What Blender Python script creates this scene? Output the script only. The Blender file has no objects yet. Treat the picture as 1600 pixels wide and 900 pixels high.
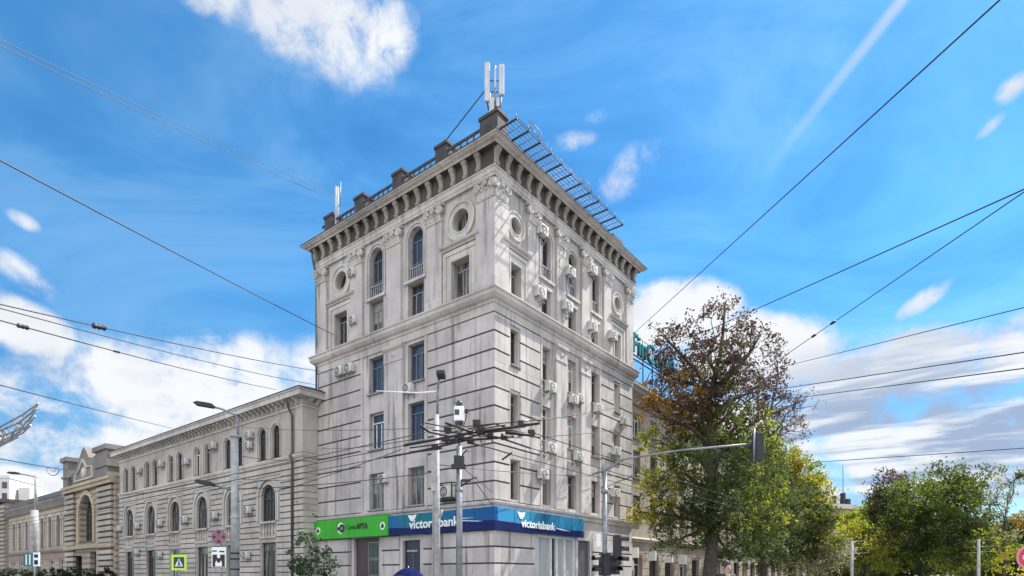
import bpy, bmesh, math, random
from mathutils import Vector, Matrix
from mathutils.geometry import tessellate_polygon
random.seed(11)
R = math.radians
S = bpy.context.scene
COL = S.collection

# ------------------------------------------------------------------ camera, world, sun, exposure
F, CX, HY, EYE = 922.0, 800.0, 900.0, 1.6          # photo: 1600 px wide, horizon on the lower edge
cam_d = bpy.data.cameras.new('camera')
cam = bpy.data.objects.new('camera', cam_d); COL.objects.link(cam)
cam.location = (0, 0, EYE); cam.rotation_euler = (R(90), 0, 0)
cam_d.sensor_width = 36; cam_d.lens = 36 * F / 1600; cam_d.shift_y = 450 / 1600
cam_d.clip_start = 0.1; cam_d.clip_end = 4000
S.camera = cam

UR = Vector((0.61655, 0.78732, 0)); UL = Vector((-0.78732, 0.61655, 0))   # along the lit face / along the shaded face
ANG = math.atan2(UR.y, UR.x)
CORNER = Vector((-0.9414, 31.0, 0))
SUN_EL, SUN_OFF = 52, 70.5
sh = UR * math.sin(R(SUN_OFF)) - UL * math.cos(R(SUN_OFF))
SUN = Vector((sh.x * math.cos(R(SUN_EL)), sh.y * math.cos(R(SUN_EL)), math.sin(R(SUN_EL))))
sun_d = bpy.data.lights.new('sun', 'SUN'); sun_d.energy = 5.0; sun_d.angle = R(0.5); sun_d.color = (1.0, 0.95, 0.87)
sun = bpy.data.objects.new('sun', sun_d); COL.objects.link(sun)
sun.rotation_euler = SUN.to_track_quat('Z', 'Y').to_euler(); sun.location = (60, 30, 80)

S.view_settings.view_transform = 'Standard'; S.view_settings.look = 'None'
S.view_settings.gamma = 1; S.view_settings.use_curve_mapping = False
S.view_settings.exposure = 0.95
S.cycles.max_bounces = 6; S.cycles.diffuse_bounces = 3; S.cycles.transparent_max_bounces = 8

def direction(px, py):
    return Vector(((px - CX) / F, 1, (HY - py) / F)).normalized()

def make_world():
    w = bpy.data.worlds.new('World'); S.world = w; w.use_nodes = True
    nt = w.node_tree; N = nt.nodes; L = nt.links; N.clear()
    out = N.new('ShaderNodeOutputWorld'); bg = N.new('ShaderNodeBackground')
    bg.inputs['Strength'].default_value = 0.12
    L.new(bg.outputs[0], out.inputs[0])
    sky = N.new('ShaderNodeTexSky'); sky.sky_type = 'NISHITA'; sky.sun_disc = False
    sky.sun_elevation = R(SUN_EL); sky.sun_rotation = math.atan2(SUN.x, SUN.y)
    sky.air_density = 1.0; sky.dust_density = 0.25; sky.ozone_density = 2.2
    hsv = N.new('ShaderNodeHueSaturation'); hsv.inputs['Saturation'].default_value = 1.0; hsv.inputs['Value'].default_value = 1.0
    L.new(sky.outputs[0], hsv.inputs['Color'])
    tint = N.new('ShaderNodeMix'); tint.data_type = 'RGBA'; tint.blend_type = 'MULTIPLY'; tint.inputs[0].default_value = 1.0; tint.inputs[7].default_value = (.35, .77, .93, 1)
    tcz = N.new('ShaderNodeTexCoord'); sz = N.new('ShaderNodeSeparateXYZ'); L.new(tcz.outputs['Generated'], sz.inputs[0])
    zr_ = N.new('ShaderNodeMapRange'); L.new(sz.outputs[2], zr_.inputs[0]); zr_.inputs[1].default_value = .0; zr_.inputs[2].default_value = .42
    tcol = N.new('ShaderNodeMix'); tcol.data_type = 'RGBA'; L.new(zr_.outputs[0], tcol.inputs[0]); tcol.inputs[6].default_value = (.36, .44, .50, 1); tcol.inputs[7].default_value = (.35, .77, .93, 1)
    L.new(tcol.outputs[2], tint.inputs[7])
    L.new(hsv.outputs[0], tint.inputs[6])
    tc = N.new('ShaderNodeTexCoord')
    def math_(op, a, b=None, c=None, clamp=False):
        n = N.new('ShaderNodeMath'); n.operation = op; n.use_clamp = clamp
        for i, v in enumerate((a, b, c)):
            if v is None: continue
            if isinstance(v, (int, float)): n.inputs[i].default_value = v
            else: L.new(v, n.inputs[i])
        return n.outputs[0]
    def noise(scale, detail, rough, vec, dist=0.0):
        n = N.new('ShaderNodeTexNoise'); n.inputs['Scale'].default_value = scale; n.inputs['Detail'].default_value = detail
        n.inputs['Roughness'].default_value = rough; n.inputs['Distortion'].default_value = dist
        L.new(vec, n.inputs['Vector']); return n.outputs['Fac']
    D = tc.outputs['Generated']
    sep = N.new('ShaderNodeSeparateXYZ'); L.new(D, sep.inputs[0])
    # cloud layer seen as a plane high above: direction / height
    h = math_('ADD', math_('MAXIMUM', sep.outputs[2], 0.0), 0.22)
    cmb = N.new('ShaderNodeCombineXYZ')
    L.new(math_('DIVIDE', sep.outputs[0], h), cmb.inputs[0]); L.new(math_('DIVIDE', sep.outputs[1], h), cmb.inputs[1])
    n1 = noise(2.3, 9, 0.58, cmb.outputs[0], 0.2)
    n2 = noise(9.0, 6, 0.6, D, 0.3)
    n3 = noise(2.6, 5, 0.55, D, 0.1)
    def blob(px, py, rx, ry, tilt=0.0):
        c = direction(px, py)
        sub = N.new('ShaderNodeVectorMath'); sub.operation = 'SUBTRACT'; L.new(D, sub.inputs[0]); sub.inputs[1].default_value = c
        e1 = Vector((c.y, -c.x, 0)).normalized(); e2 = c.cross(e1) * -1
        if e2.z < 0: e2 = -e2
        k = 1 / math.sqrt(((px - CX) / F) ** 2 + 1 + ((HY - py) / F) ** 2)
        a, b = math.cos(tilt), math.sin(tilt)
        f1, f2 = e1 * a + e2 * b, e2 * a - e1 * b
        d1 = N.new('ShaderNodeVectorMath'); d1.operation = 'DOT_PRODUCT'; L.new(sub.outputs[0], d1.inputs[0]); d1.inputs[1].default_value = f1 / (rx / F * k)
        d2 = N.new('ShaderNodeVectorMath'); d2.operation = 'DOT_PRODUCT'; L.new(sub.outputs[0], d2.inputs[0]); d2.inputs[1].default_value = f2 / (ry / F * k)
        q = math_('ADD', math_('MULTIPLY', d1.outputs['Value'], d1.outputs['Value']), math_('MULTIPLY', d2.outputs['Value'], d2.outputs['Value']))
        return math_('SUBTRACT', 1.0, q, clamp=True)
    blobs = [(470, 0, 200, 110, -0.35, .82), (600, 60, 75, 60, 0.5, .75), (355, -10, 130, 50, 0, .6),
             (20, 505, 120, 55, -.3, .9), (-60, 600, 260, 75, -.1, .85), (330, 610, 330, 105, .12, .88), (120, 690, 320, 55, 0, .8), (40, 760, 240, 40, 0, .9),
             (560, 600, 160, 90, 0, 1.0), (40, 430, 70, 30, -.5, .55), (36, 344, 30, 17, -.3, .5),
             (1040, 500, 130, 70, .05, 1.15), (1190, 560, 180, 80, -.2, 1.15), (1430, 575, 260, 78, 0, 1.15), (1600, 560, 190, 75, 0, 1.0), (1250, 660, 380, 75, 0, .8), (1560, 660, 260, 60, 0, .75),
             (985, 265, 90, 40, .6, .40), (885, 222, 70, 20, .1, .46), (935, 180, 34, 18, 0, .38), (1583, 135, 34, 26, .5, .85), (1548, 196, 30, 14, .5, .6),
             (1445, 468, 56, 20, .5, .8), (1420, 715, 420, 95, 0, .95), (700, 690, 900, 70, 0, .5)]
    tot = None
    for px, py, rx, ry, tl, wgt in blobs:
        v = math_('MULTIPLY', blob(px, py, rx, ry, tl), wgt)
        tot = v if tot is None else math_('MAXIMUM', tot, v)
    # unseen sky behind the viewer: white cloud deck added as fill light
    behind = math_('MULTIPLY', math_('SMOOTH_MIN', math_('MULTIPLY', math_('ADD', math_('MULTIPLY', sep.outputs[1], -1.0), 0.1, clamp=True), 2.0), 0.8, 0.1), 1.0)
    tot = math_('MAXIMUM', tot, behind)
    n5 = noise(26.0, 5, 0.65, D, 0.6)
    tex = math_('ADD', math_('ADD', math_('MULTIPLY', math_('SUBTRACT', n1, 0.5), 1.0), math_('MULTIPLY', math_('SUBTRACT', n2, 0.5), 1.9)), math_('MULTIPLY', math_('SUBTRACT', n5, 0.5), 0.9))
    ramp = N.new('ShaderNodeMapRange'); ramp.interpolation_type = 'SMOOTHSTEP'
    L.new(math_('ADD', tot, math_('MULTIPLY', tex, math_('ADD', math_('MULTIPLY', tot, 1.4, clamp=True), 0.12))), ramp.inputs[0])
    ramp.inputs[1].default_value = 0.18; ramp.inputs[2].default_value = 0.80
    mask = ramp.outputs[0]
    # contrail: a streak along a great circle
    p0, p1 = direction(1425, -20), direction(1195, 270)
    nrm = p0.cross(p1).normalized(); along = (p0 - p1).normalized()
    dn = N.new('ShaderNodeVectorMath'); dn.operation = 'DOT_PRODUCT'; L.new(D, dn.inputs[0]); dn.inputs[1].default_value = nrm
    da = N.new('ShaderNodeVectorMath'); da.operation = 'DOT_PRODUCT'; L.new(D, da.inputs[0]); da.inputs[1].default_value = along
    t0, t1 = p1.dot(along), p0.dot(along)
    fade = N.new('ShaderNodeMapRange'); L.new(da.outputs['Value'], fade.inputs[0]); fade.inputs[1].default_value = t0; fade.inputs[2].default_value = t1
    cross = N.new('ShaderNodeMapRange'); cross.interpolation_type = 'SMOOTHSTEP'; L.new(math_('ABSOLUTE', dn.outputs['Value']), cross.inputs[0])
    cross.inputs[1].default_value = 0.010; cross.inputs[2].default_value = 0.001
    fwd = math_('GREATER_THAN', sep.outputs[1], 0.1)
    trail = math_('MULTIPLY', math_('MULTIPLY', cross.outputs[0], math_('POWER', fade.outputs[0], 1.2)), fwd)
    mask = math_('MAXIMUM', mask, math_('MULTIPLY', trail, 0.62), clamp=True)
    shade = N.new('ShaderNodeValToRGB')
    shade.color_ramp.elements[0].position = 0.26; shade.color_ramp.elements[0].color = (2.1, 2.5, 3.2, 1)
    shade.color_ramp.elements[1].position = 0.50; shade.color_ramp.elements[1].color = (4.1, 4.2, 4.35, 1)
    # low clouds on the right are streaky
    mp = N.new('ShaderNodeMapping'); mp.inputs['Scale'].default_value = (3.0, 3.0, 26.0); L.new(D, mp.inputs['Vector'])
    n4 = noise(1.7, 4, 0.55, mp.outputs[0], 0.4)
    low = N.new('ShaderNodeMapRange'); L.new(sep.outputs[2], low.inputs[0]); low.inputs[1].default_value = 0.34; low.inputs[2].default_value = 0.24
    right = N.new('ShaderNodeMapRange'); L.new(sep.outputs[0], right.inputs[0]); right.inputs[1].default_value = 0.22; right.inputs[2].default_value = 0.42
    lw = math_('MULTIPLY', low.outputs[0], right.outputs[0])
    base = math_('ADD', math_('MULTIPLY', n3, 0.55), math_('MULTIPLY', n1, 0.45))
    L.new(base, shade.inputs[0])
    st = N.new('ShaderNodeMapRange'); st.interpolation_type = 'SMOOTHSTEP'; L.new(n4, st.inputs[0]); st.inputs[1].default_value = .44; st.inputs[2].default_value = .64
    stc = N.new('ShaderNodeMix'); stc.data_type = 'RGBA'; L.new(st.outputs[0], stc.inputs[0]); stc.inputs[6].default_value = (1.65, 2.15, 3.0, 1); stc.inputs[7].default_value = (4.0, 4.2, 4.4, 1)
    sh2 = N.new('ShaderNodeMix'); sh2.data_type = 'RGBA'; L.new(lw, sh2.inputs[0]); L.new(shade.outputs[0], sh2.inputs[6]); L.new(stc.outputs[2], sh2.inputs[7])
    mix = N.new('ShaderNodeMix'); mix.data_type = 'RGBA'
    L.new(mask, mix.inputs[0]); mv = N.new('ShaderNodeMapping'); mv.inputs['Scale'].default_value = (1.0, 1.0, 2.2); mv.inputs['Rotation'].default_value = (0.2, 0.5, 0.3); L.new(D, mv.inputs['Vector'])
    n6 = noise(2.4, 5, 0.6, mv.outputs[0], 0.8)
    veil = N.new('ShaderNodeMapRange'); L.new(n6, veil.inputs[0]); veil.inputs[1].default_value = 0.46; veil.inputs[2].default_value = 0.78; veil.inputs[3].default_value = 0.0; veil.inputs[4].default_value = 0.26
    dark = N.new('ShaderNodeMapRange'); L.new(n6, dark.inputs[0]); dark.inputs[1].default_value = 0.28; dark.inputs[2].default_value = 0.56; dark.inputs[3].default_value = 0.74; dark.inputs[4].default_value = 1.06
    cd = N.new('ShaderNodeCombineXYZ'); L.new(math_('POWER', dark.outputs[0], 1.6), cd.inputs[0]); L.new(dark.outputs[0], cd.inputs[1]); L.new(math_('POWER', dark.outputs[0], .6), cd.inputs[2])
    dm_ = N.new('ShaderNodeMix'); dm_.data_type = 'RGBA'; dm_.blend_type = 'MULTIPLY'; dm_.inputs[0].default_value = 1.0; L.new(tint.outputs[2], dm_.inputs[6]); L.new(cd.outputs[0], dm_.inputs[7])
    vm = N.new('ShaderNodeMix'); vm.data_type = 'RGBA'; L.new(veil.outputs[0], vm.inputs[0]); L.new(dm_.outputs[2], vm.inputs[6]); vm.inputs[7].default_value = (2.5, 3.1, 3.7, 1)
    L.new(vm.outputs[2], mix.inputs[6]); L.new(sh2.outputs[2], mix.inputs[7])
    gain = N.new('ShaderNodeMix'); gain.data_type = 'RGBA'; gain.blend_type = 'MULTIPLY'; gain.inputs[0].default_value = 1.0
    bk = math_('MULTIPLY_ADD', math_('MULTIPLY', sep.outputs[1], -3.0, clamp=True), 1.1, 1.0)   # extra gain on the unseen deck, added to brighten both faces
    cb = N.new('ShaderNodeCombineXYZ')
    for i in range(3): L.new(bk, cb.inputs[i])
    L.new(mix.outputs[2], gain.inputs[6]); L.new(cb.outputs[0], gain.inputs[7]); L.new(gain.outputs[2], bg.inputs['Color'])
make_world()

# ------------------------------------------------------------------ helpers
def at(px, py, Y):
    return Vector(((px - CX) / F * Y, Y, EYE + (HY - py) / F * Y))
def loc2w(x, y, z=0.0):
    return CORNER + UR * x + UL * y + Vector((0, 0, z))
def w2loc(p):
    d = Vector(p) - CORNER
    return Vector((d.dot(UR), d.dot(UL), p[2]))

class MB:
    def __init__(s): s.v = []; s.f = []; s.m = []; s.sm = []
    def face(s, pts, m=0, smooth=False):
        b = len(s.v); s.v.extend(tuple(p) for p in pts); s.f.append(tuple(range(b, b + len(pts)))); s.m.append(m); s.sm.append(smooth)
    def raw(s, verts, faces, m=0, smooth=False):
        b = len(s.v); s.v.extend(tuple(p) for p in verts)
        for f in faces: s.f.append(tuple(i + b for i in f)); s.m.append(m); s.sm.append(smooth)
    def box(s, fm, a0, a1, b0, b1, c0, c1, m=0):
        c = [fm(a, b, d) for a in (a0, a1) for b in (b0, b1) for d in (c0, c1)]
        s.raw(c, [(0, 1, 3, 2), (4, 6, 7, 5), (0, 4, 5, 1), (2, 3, 7, 6), (0, 2, 6, 4), (1, 5, 7, 3)], m)
    def prism(s, fm, prof, a0, a1, m=0):                    # prof: (d, z) outline extruded along a
        n = len(prof)
        vs = [fm(a0, z, d) for d, z in prof] + [fm(a1, z, d) for d, z in prof]
        s.raw(vs, [tuple(range(n)), tuple(range(2 * n - 1, n - 1, -1))] + [(i, (i + 1) % n, n + (i + 1) % n, n + i) for i in range(n)], m)
    def plate(s, fm, outline, d0, d1, m=0):                 # outline: (a, z)
        n = len(outline)
        vs = [fm(a, z, d1) for a, z in outline] + [fm(a, z, d0) for a, z in outline]
        s.raw(vs, [tuple(range(n)), tuple(range(2 * n - 1, n - 1, -1))] + [(i, (i + 1) % n, n + (i + 1) % n, n + i) for i in range(n)], m)
    def band(s, fm, outer, inner, d0, d1, m=0):
        n = len(outer)
        vs = [fm(a, z, d1) for a, z in outer] + [fm(a, z, d1) for a, z in inner] + [fm(a, z, d0) for a, z in outer] + [fm(a, z, d0) for a, z in inner]
        fs = []
        for i in range(n):
            j = (i + 1) % n
            fs += [(i, j, n + j, n + i), (i, 2 * n + i, 2 * n + j, j), (n + i, n + j, 3 * n + j, 3 * n + i)]
        s.raw(vs, fs, m)
    def panel(s, fm, outer, holes, d, reveal, m=0):
        loops = [[Vector((a, b, 0)) for a, b in lp] for lp in [outer] + holes]
        flat = [p for lp in loops for p in lp]
        tris = tessellate_polygon(loops)
        s.raw([fm(p.x, p.y, d) for p in flat], [tuple(t) for t in tris], m)
        for hl in holes:
            n = len(hl)
            for i in range(n):
                a, b = hl[i], hl[(i + 1) % n]
                s.face([fm(a[0], a[1], d), fm(b[0], b[1], d), fm(b[0], b[1], d - reveal), fm(a[0], a[1], d - reveal)], m)
    def ring(s, rect, prof, m=0, smooth=False):             # profile (d, z) swept round a rectangle with mitred corners
        x0, x1, y0, y1 = rect
        cs = [(x0, y0, -1, -1), (x1, y0, 1, -1), (x1, y1, 1, 1), (x0, y1, -1, 1)]
        n = len(prof)
        vs = [(x + sx * d, y + sy * d, z) for x, y, sx, sy in cs for d, z in prof]
        fs = []
        for k in range(4):
            k2 = (k + 1) % 4
            for i in range(n - 1):
                fs.append((k * n + i, k2 * n + i, k2 * n + i + 1, k * n + i + 1))
        s.raw(vs, fs, m, smooth)
    def tube(s, pts, r, n=8, m=0, caps=True, smooth=True):
        pts = [Vector(p) for p in pts]
        rs = r if isinstance(r, (list, tuple)) else [r] * len(pts)
        b = len(s.v); prev = None
        for i, p in enumerate(pts):
            t = (pts[min(i + 1, len(pts) - 1)] - pts[max(i - 1, 0)]).normalized()
            if prev is None:
                u = t.orthogonal().normalized()
            else:
                u = (prev - t * prev.dot(t))
                u = u.normalized() if u.length > 1e-6 else t.orthogonal().normalized()
            prev = u; w = t.cross(u)
            for k in range(n):
                a = 2 * math.pi * k / n
                s.v.append(tuple(p + (u * math.cos(a) + w * math.sin(a)) * rs[i]))
        for i in range(len(pts) - 1):
            for k in range(n):
                k2 = (k + 1) % n
                s.f.append((b + i * n + k, b + i * n + k2, b + (i + 1) * n + k2, b + (i + 1) * n + k)); s.m.append(m); s.sm.append(smooth)
        if caps:
            s.f.append(tuple(b + k for k in range(n - 1, -1, -1))); s.m.append(m); s.sm.append(False)
            e = b + (len(pts) - 1) * n
            s.f.append(tuple(e + k for k in range(n))); s.m.append(m); s.sm.append(False)
    def lathe(s, c, prof, n=16, m=0, axis=None, smooth=True):   # prof: (r, h) about axis through c
        c = Vector(c); ax = Vector(axis or (0, 0, 1)).normalized(); u = ax.orthogonal().normalized(); w = ax.cross(u)
        b = len(s.v); k_ = len(prof)
        for r, h in prof:
            for k in range(n):
                a = 2 * math.pi * k / n
                s.v.append(tuple(c + ax * h + (u * math.cos(a) + w * math.sin(a)) * max(r, 1e-4)))
        for i in range(k_ - 1):
            for k in range(n):
                k2 = (k + 1) % n
                s.f.append((b + i * n + k, b + i * n + k2, b + (i + 1) * n + k2, b + (i + 1) * n + k)); s.m.append(m); s.sm.append(smooth)
    def build(s, name, mats, parent=None, off=None, bevel=0):
        me = bpy.data.meshes.new(name)
        vs = s.v if off is None else [(x - off[0], y - off[1], z - off[2]) for x, y, z in s.v]
        me.from_pydata(vs, [], s.f)
        if not isinstance(mats, (list, tuple)): mats = [mats]
        for m in mats: me.materials.append(m)
        me.polygons.foreach_set('material_index', s.m); me.polygons.foreach_set('use_smooth', s.sm)
        me.update()
        o = bpy.data.objects.new(name, me); COL.objects.link(o)
        if parent is not None: o.parent = parent
        if bevel:
            b = o.modifiers.new('bevel', 'BEVEL'); b.width = bevel; b.segments = 2; b.limit_method = 'ANGLE'
        return o

def XYZ(a, b, c): return (a, b, c)
def thing(name, label, cat, loc=(0, 0, 0), rz=0.0, group=None):
    o = bpy.data.objects.new(name, None); COL.objects.link(o); o.empty_display_size = 0.3
    o.location = loc; o.rotation_euler = (0, 0, rz); o['label'] = label; o['category'] = cat
    if group: o['group'] = group
    return o
def tag(o, label, cat, group=None):
    o['label'] = label; o['category'] = cat
    if group: o['group'] = group
    return o
def struct(o, kind='structure'):
    o['kind'] = kind; return o
def copy_tree(o, parent=None):
    c = o.copy(); COL.objects.link(c)
    if parent is not None: c.parent = parent
    for ch in list(o.children): copy_tree(ch, c)
    return c
def faceR(y0=0.0): return lambda s_, z, d: (s_, y0 - d, z)
def faceL(x0=0.0): return lambda s_, z, d: (x0 - d, s_, z)
def rect_pts(a0, a1, z0, z1): return [(a0, z0), (a1, z0), (a1, z1), (a0, z1)]
def arch_pts(c, w, z0, z1, n=12):
    r = w / 2; zs = z1 - r
    return [(c - r, z0), (c + r, z0)] + [(c + r * math.cos(math.pi * k / n), zs + r * math.sin(math.pi * k / n)) for k in range(n + 1)]
def circ_pts(c, zc, r, n=28): return [(c + r * math.cos(2 * math.pi * k / n), zc + r * math.sin(2 * math.pi * k / n)) for k in range(n)]

def text_mesh(name, txt, size, mat, extrude=0.02, bold=0.0, align='LEFT'):
    cu = bpy.data.curves.new(name, 'FONT'); cu.body = txt; cu.size = size; cu.extrude = extrude; cu.offset = bold; cu.align_x = align
    cu.resolution_u = 3
    tmp = bpy.data.objects.new(name, cu); COL.objects.link(tmp)
    dg = bpy.context.evaluated_depsgraph_get(); dg.update()
    me = bpy.data.meshes.new_from_object(tmp.evaluated_get(dg))
    bpy.data.objects.remove(tmp); bpy.data.curves.remove(cu)
    me.materials.clear(); me.materials.append(mat)
    o = bpy.data.objects.new(name, me); COL.objects.link(o)
    return o
def text_on(o, parent, origin, right, up):                # lay a text mesh on a plane given in parent-local axes
    r, u = Vector(right).normalized(), Vector(up).normalized(); n = r.cross(u)
    M = Matrix((r, u, n)).transposed().to_4x4(); M.translation = Vector(origin)
    o.parent = parent; o.matrix_local = M
    return o

# ------------------------------------------------------------------ materials
def new_mat(name):
    m = bpy.data.materials.new(name); m.use_nodes = True
    return m, m.node_tree.nodes, m.node_tree.links, m.node_tree.nodes['Principled BSDF']
def M_plain(name, col, rough=0.6, metal=0.0, var=0.15, scale=3.0, bump=0.0, spec=0.5):
    m, N, L, b = new_mat(name)
    tc = N.new('ShaderNodeTexCoord'); nz = N.new('ShaderNodeTexNoise'); nz.inputs['Scale'].default_value = scale; nz.inputs['Detail'].default_value = 5
    L.new(tc.outputs['Object'], nz.inputs['Vector'])
    rp = N.new('ShaderNodeValToRGB')
    rp.color_ramp.elements[0].position = 0.3; rp.color_ramp.elements[1].position = 0.7
    rp.color_ramp.elements[0].color = tuple(c * (1 - var) for c in col) + (1,); rp.color_ramp.elements[1].color = tuple(min(1, c * (1 + var)) for c in col) + (1,)
    L.new(nz.outputs['Fac'], rp.inputs[0]); L.new(rp.outputs[0], b.inputs['Base Color'])
    b.inputs['Roughness'].default_value = rough; b.inputs['Metallic'].default_value = metal; b.inputs['Specular IOR Level'].default_value = spec
    if bump:
        bp = N.new('ShaderNodeBump'); bp.inputs['Strength'].default_value = bump; bp.inputs['Distance'].default_value = 0.02
        n2 = N.new('ShaderNodeTexNoise'); n2.inputs['Scale'].default_value = scale * 6; n2.inputs['Detail'].default_value = 6; L.new(tc.outputs['Object'], n2.inputs['Vector'])
        L.new(n2.outputs['Fac'], bp.inputs['Height']); L.new(bp.outputs[0], b.inputs['Normal'])
    return m
def M_stone(name, col, dirt, patch=0.5, streak=0.5, rough=0.85, bump=0.35, brick=None):
    """weathered render / limestone: broad patches, rain streaks, fine grain"""
    m, N, L, b = new_mat(name)
    tc = N.new('ShaderNodeTexCoord')
    def noise(scale, det, rgh, sc=(1, 1, 1)):
        mp = N.new('ShaderNodeMapping'); mp.inputs['Scale'].default_value = sc; L.new(tc.outputs['Object'], mp.inputs['Vector'])
        n = N.new('ShaderNodeTexNoise'); n.inputs['Scale'].default_value = scale; n.inputs['Detail'].default_value = det; n.inputs['Roughness'].default_value = rgh
        L.new(mp.outputs[0], n.inputs['Vector']); return n.outputs['Fac']
    def mr(v, a, b_, c, d):
        n = N.new('ShaderNodeMapRange'); L.new(v, n.inputs[0]); n.inputs[1].default_value = a; n.inputs[2].default_value = b_; n.inputs[3].default_value = c; n.inputs[4].default_value = d; return n.outputs[0]
    def mixc(fac, a, c):
        n = N.new('ShaderNodeMix'); n.data_type = 'RGBA'; L.new(fac, n.inputs[0])
        for i, v in ((6, a), (7, c)):
            if isinstance(v, tuple): n.inputs[i].default_value = v + (1,)
            else: L.new(v, n.inputs[i])
        return n.outputs[2]
    base = col
    c0 = mixc(mr(noise(0.35, 4, .6), .35, .68, 0, 1), tuple(x * 1.06 for x in col), tuple(x * (1 - .22 * patch * 2) for x in col))
    c1 = mixc(mr(noise(1.0, 6, .68, (2.6, 2.6, .16)), .52, .70, 0, streak), c0, dirt)
    c2 = mixc(mr(noise(1.9, 8, .7), .58, .80, 0, .55 * patch), c1, dirt)
    c3 = mixc(mr(noise(14, 4, .6), .4, .75, 0, .16), c2, tuple(x * .6 for x in col))
    gi = N.new('ShaderNodeNewGeometry')
    hv = N.new('ShaderNodeHueSaturation'); L.new(mr(gi.outputs['Random Per Island'], 0, 1, .86, 1.08), hv.inputs['Value']); L.new(c3, hv.inputs['Color']); c3 = hv.outputs[0]
    if brick:                                        # real coloured courses
        sp = N.new('ShaderNodeSeparateXYZ'); L.new(tc.outputs['Object'], sp.inputs[0])
        a = N.new('ShaderNodeMath'); a.operation = 'FRACT'; d = N.new('ShaderNodeMath'); d.operation = 'DIVIDE'; d.inputs[1].default_value = brick[0]
        L.new(sp.outputs[2], d.inputs[0]); L.new(d.outputs[0], a.inputs[0])
        c3 = mixc(mr(a.outputs[0], brick[1], brick[1] + .05, 0, .85), c3, brick[2])
    L.new(c3, b.inputs['Base Color']); b.inputs['Roughness'].default_value = rough; b.inputs['Specular IOR Level'].default_value = 0.25
    bp = N.new('ShaderNodeBump'); bp.inputs['Strength'].default_value = bump; bp.inputs['Distance'].default_value = 0.03
    L.new(noise(7, 9, .7), bp.inputs['Height']); L.new(bp.outputs[0], b.inputs['Normal'])
    return m
def M_glass(name, dark, light, rough=0.05):
    """window glass with a dim room or a curtain behind it, different in every window"""
    m, N, L, b = new_mat(name)
    tc = N.new('ShaderNodeTexCoord'); oi = N.new('ShaderNodeObjectInfo')
    ad = N.new('ShaderNodeVectorMath'); ad.operation = 'ADD'; L.new(tc.outputs['Object'], ad.inputs[0]); L.new(oi.outputs['Random'], ad.inputs[1])
    mp = N.new('ShaderNodeMapping'); mp.inputs['Scale'].default_value = (2.2, 2.2, .35); L.new(ad.outputs[0], mp.inputs['Vector'])
    nz = N.new('ShaderNodeTexNoise'); nz.inputs['Scale'].default_value = 1.3; nz.inputs['Detail'].default_value = 3; L.new(mp.outputs[0], nz.inputs['Vector'])
    rp = N.new('ShaderNodeValToRGB'); rp.color_ramp.elements[0].position = .42; rp.color_ramp.elements[1].position = .72
    rp.color_ramp.elements[0].color = dark + (1,); rp.color_ramp.elements[1].color = tuple(c * .6 for c in light) + (1,)
    L.new(nz.outputs['Fac'], rp.inputs[0]); L.new(rp.outputs[0], b.inputs['Base Color'])
    b.inputs['Roughness'].default_value = rough; b.inputs['IOR'].default_value = 1.52; b.inputs['Specular IOR Level'].default_value = 0.5
    bp = N.new('ShaderNodeBump'); bp.inputs['Strength'].default_value = .05; bp.inputs['Distance'].default_value = .05
    n2 = N.new('ShaderNodeTexNoise'); n2.inputs['Scale'].default_value = .9; L.new(ad.outputs[0], n2.inputs['Vector']); L.new(n2.outputs['Fac'], bp.inputs['Height']); L.new(bp.outputs[0], b.inputs['Normal'])
    return m
def M_leaf(name, cols, trans=0.52):
    m, N, L, b = new_mat(name)
    out = [n for n in N if n.type == 'OUTPUT_MATERIAL'][0]
    g = N.new('ShaderNodeAttribute'); g.attribute_name = 'tone'; rp = N.new('ShaderNodeValToRGB')
    el = rp.color_ramp.elements
    el[0].color = cols[0] + (1,); el[0].position = 0
    el[1].color = cols[-1] + (1,); el[1].position = 1
    for i, c in enumerate(cols[1:-1]):
        e = el.new((i + 1) / (len(cols) - 1)); e.color = c + (1,)
    L.new(g.outputs['Fac'], rp.inputs[0]); L.new(rp.outputs[0], b.inputs['Base Color'])
    b.inputs['Roughness'].default_value = .55; b.inputs['Specular IOR Level'].default_value = .3
    tr = N.new('ShaderNodeBsdfTranslucent')
    hv = N.new('ShaderNodeHueSaturation'); hv.inputs['Value'].default_value = 1.7; hv.inputs['Saturation'].default_value = 1.1; L.new(rp.outputs[0], hv.inputs['Color']); L.new(hv.outputs[0], tr.inputs['Color'])
    mx = N.new('ShaderNodeMixShader'); mx.inputs[0].default_value = trans
    L.new(b.outputs[0], mx.inputs[1]); L.new(tr.outputs[0], mx.inputs[2]); L.new(mx.outputs[0], out.inputs[0])
    return m

m_wall = M_stone('tower_stone', (.52, .475, .45), (.15, .13, .12), patch=.62, streak=.95)
m_trim = M_stone('tower_trim', (.55, .505, .47), (.15, .135, .12), patch=.75, streak=.65)
m_orn = M_stone('ornament_stone', (.56, .525, .48), (.16, .145, .13), patch=.75, streak=.4)
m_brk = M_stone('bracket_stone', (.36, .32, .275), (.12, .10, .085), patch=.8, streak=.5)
m_wing = M_stone('wing_render', (.50, .455, .405), (.15, .14, .13), patch=.6, streak=.5)
m_wing_t = M_stone('wing_trim', (.53, .49, .455), (.15, .135, .12), patch=.6, streak=.5)
m_brick = M_stone('striped_brick', (.44, .37, .29), (.16, .12, .10), patch=.6, streak=.4, brick=(.62, .58, (.20, .14, .115)))
m_brick2 = M_stone('beige_brick', (.42, .345, .26), (.18, .13, .10), patch=.7, streak=.5, brick=(.5, .72, (.27, .20, .16)))
m_lintel = M_stone('pink_stone', (.34, .24, .20), (.14, .10, .09), patch=.6, streak=.4)
m_street = M_stone('street_render', (.36, .30, .25), (.13, .11, .09), patch=.7, streak=.6)
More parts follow.
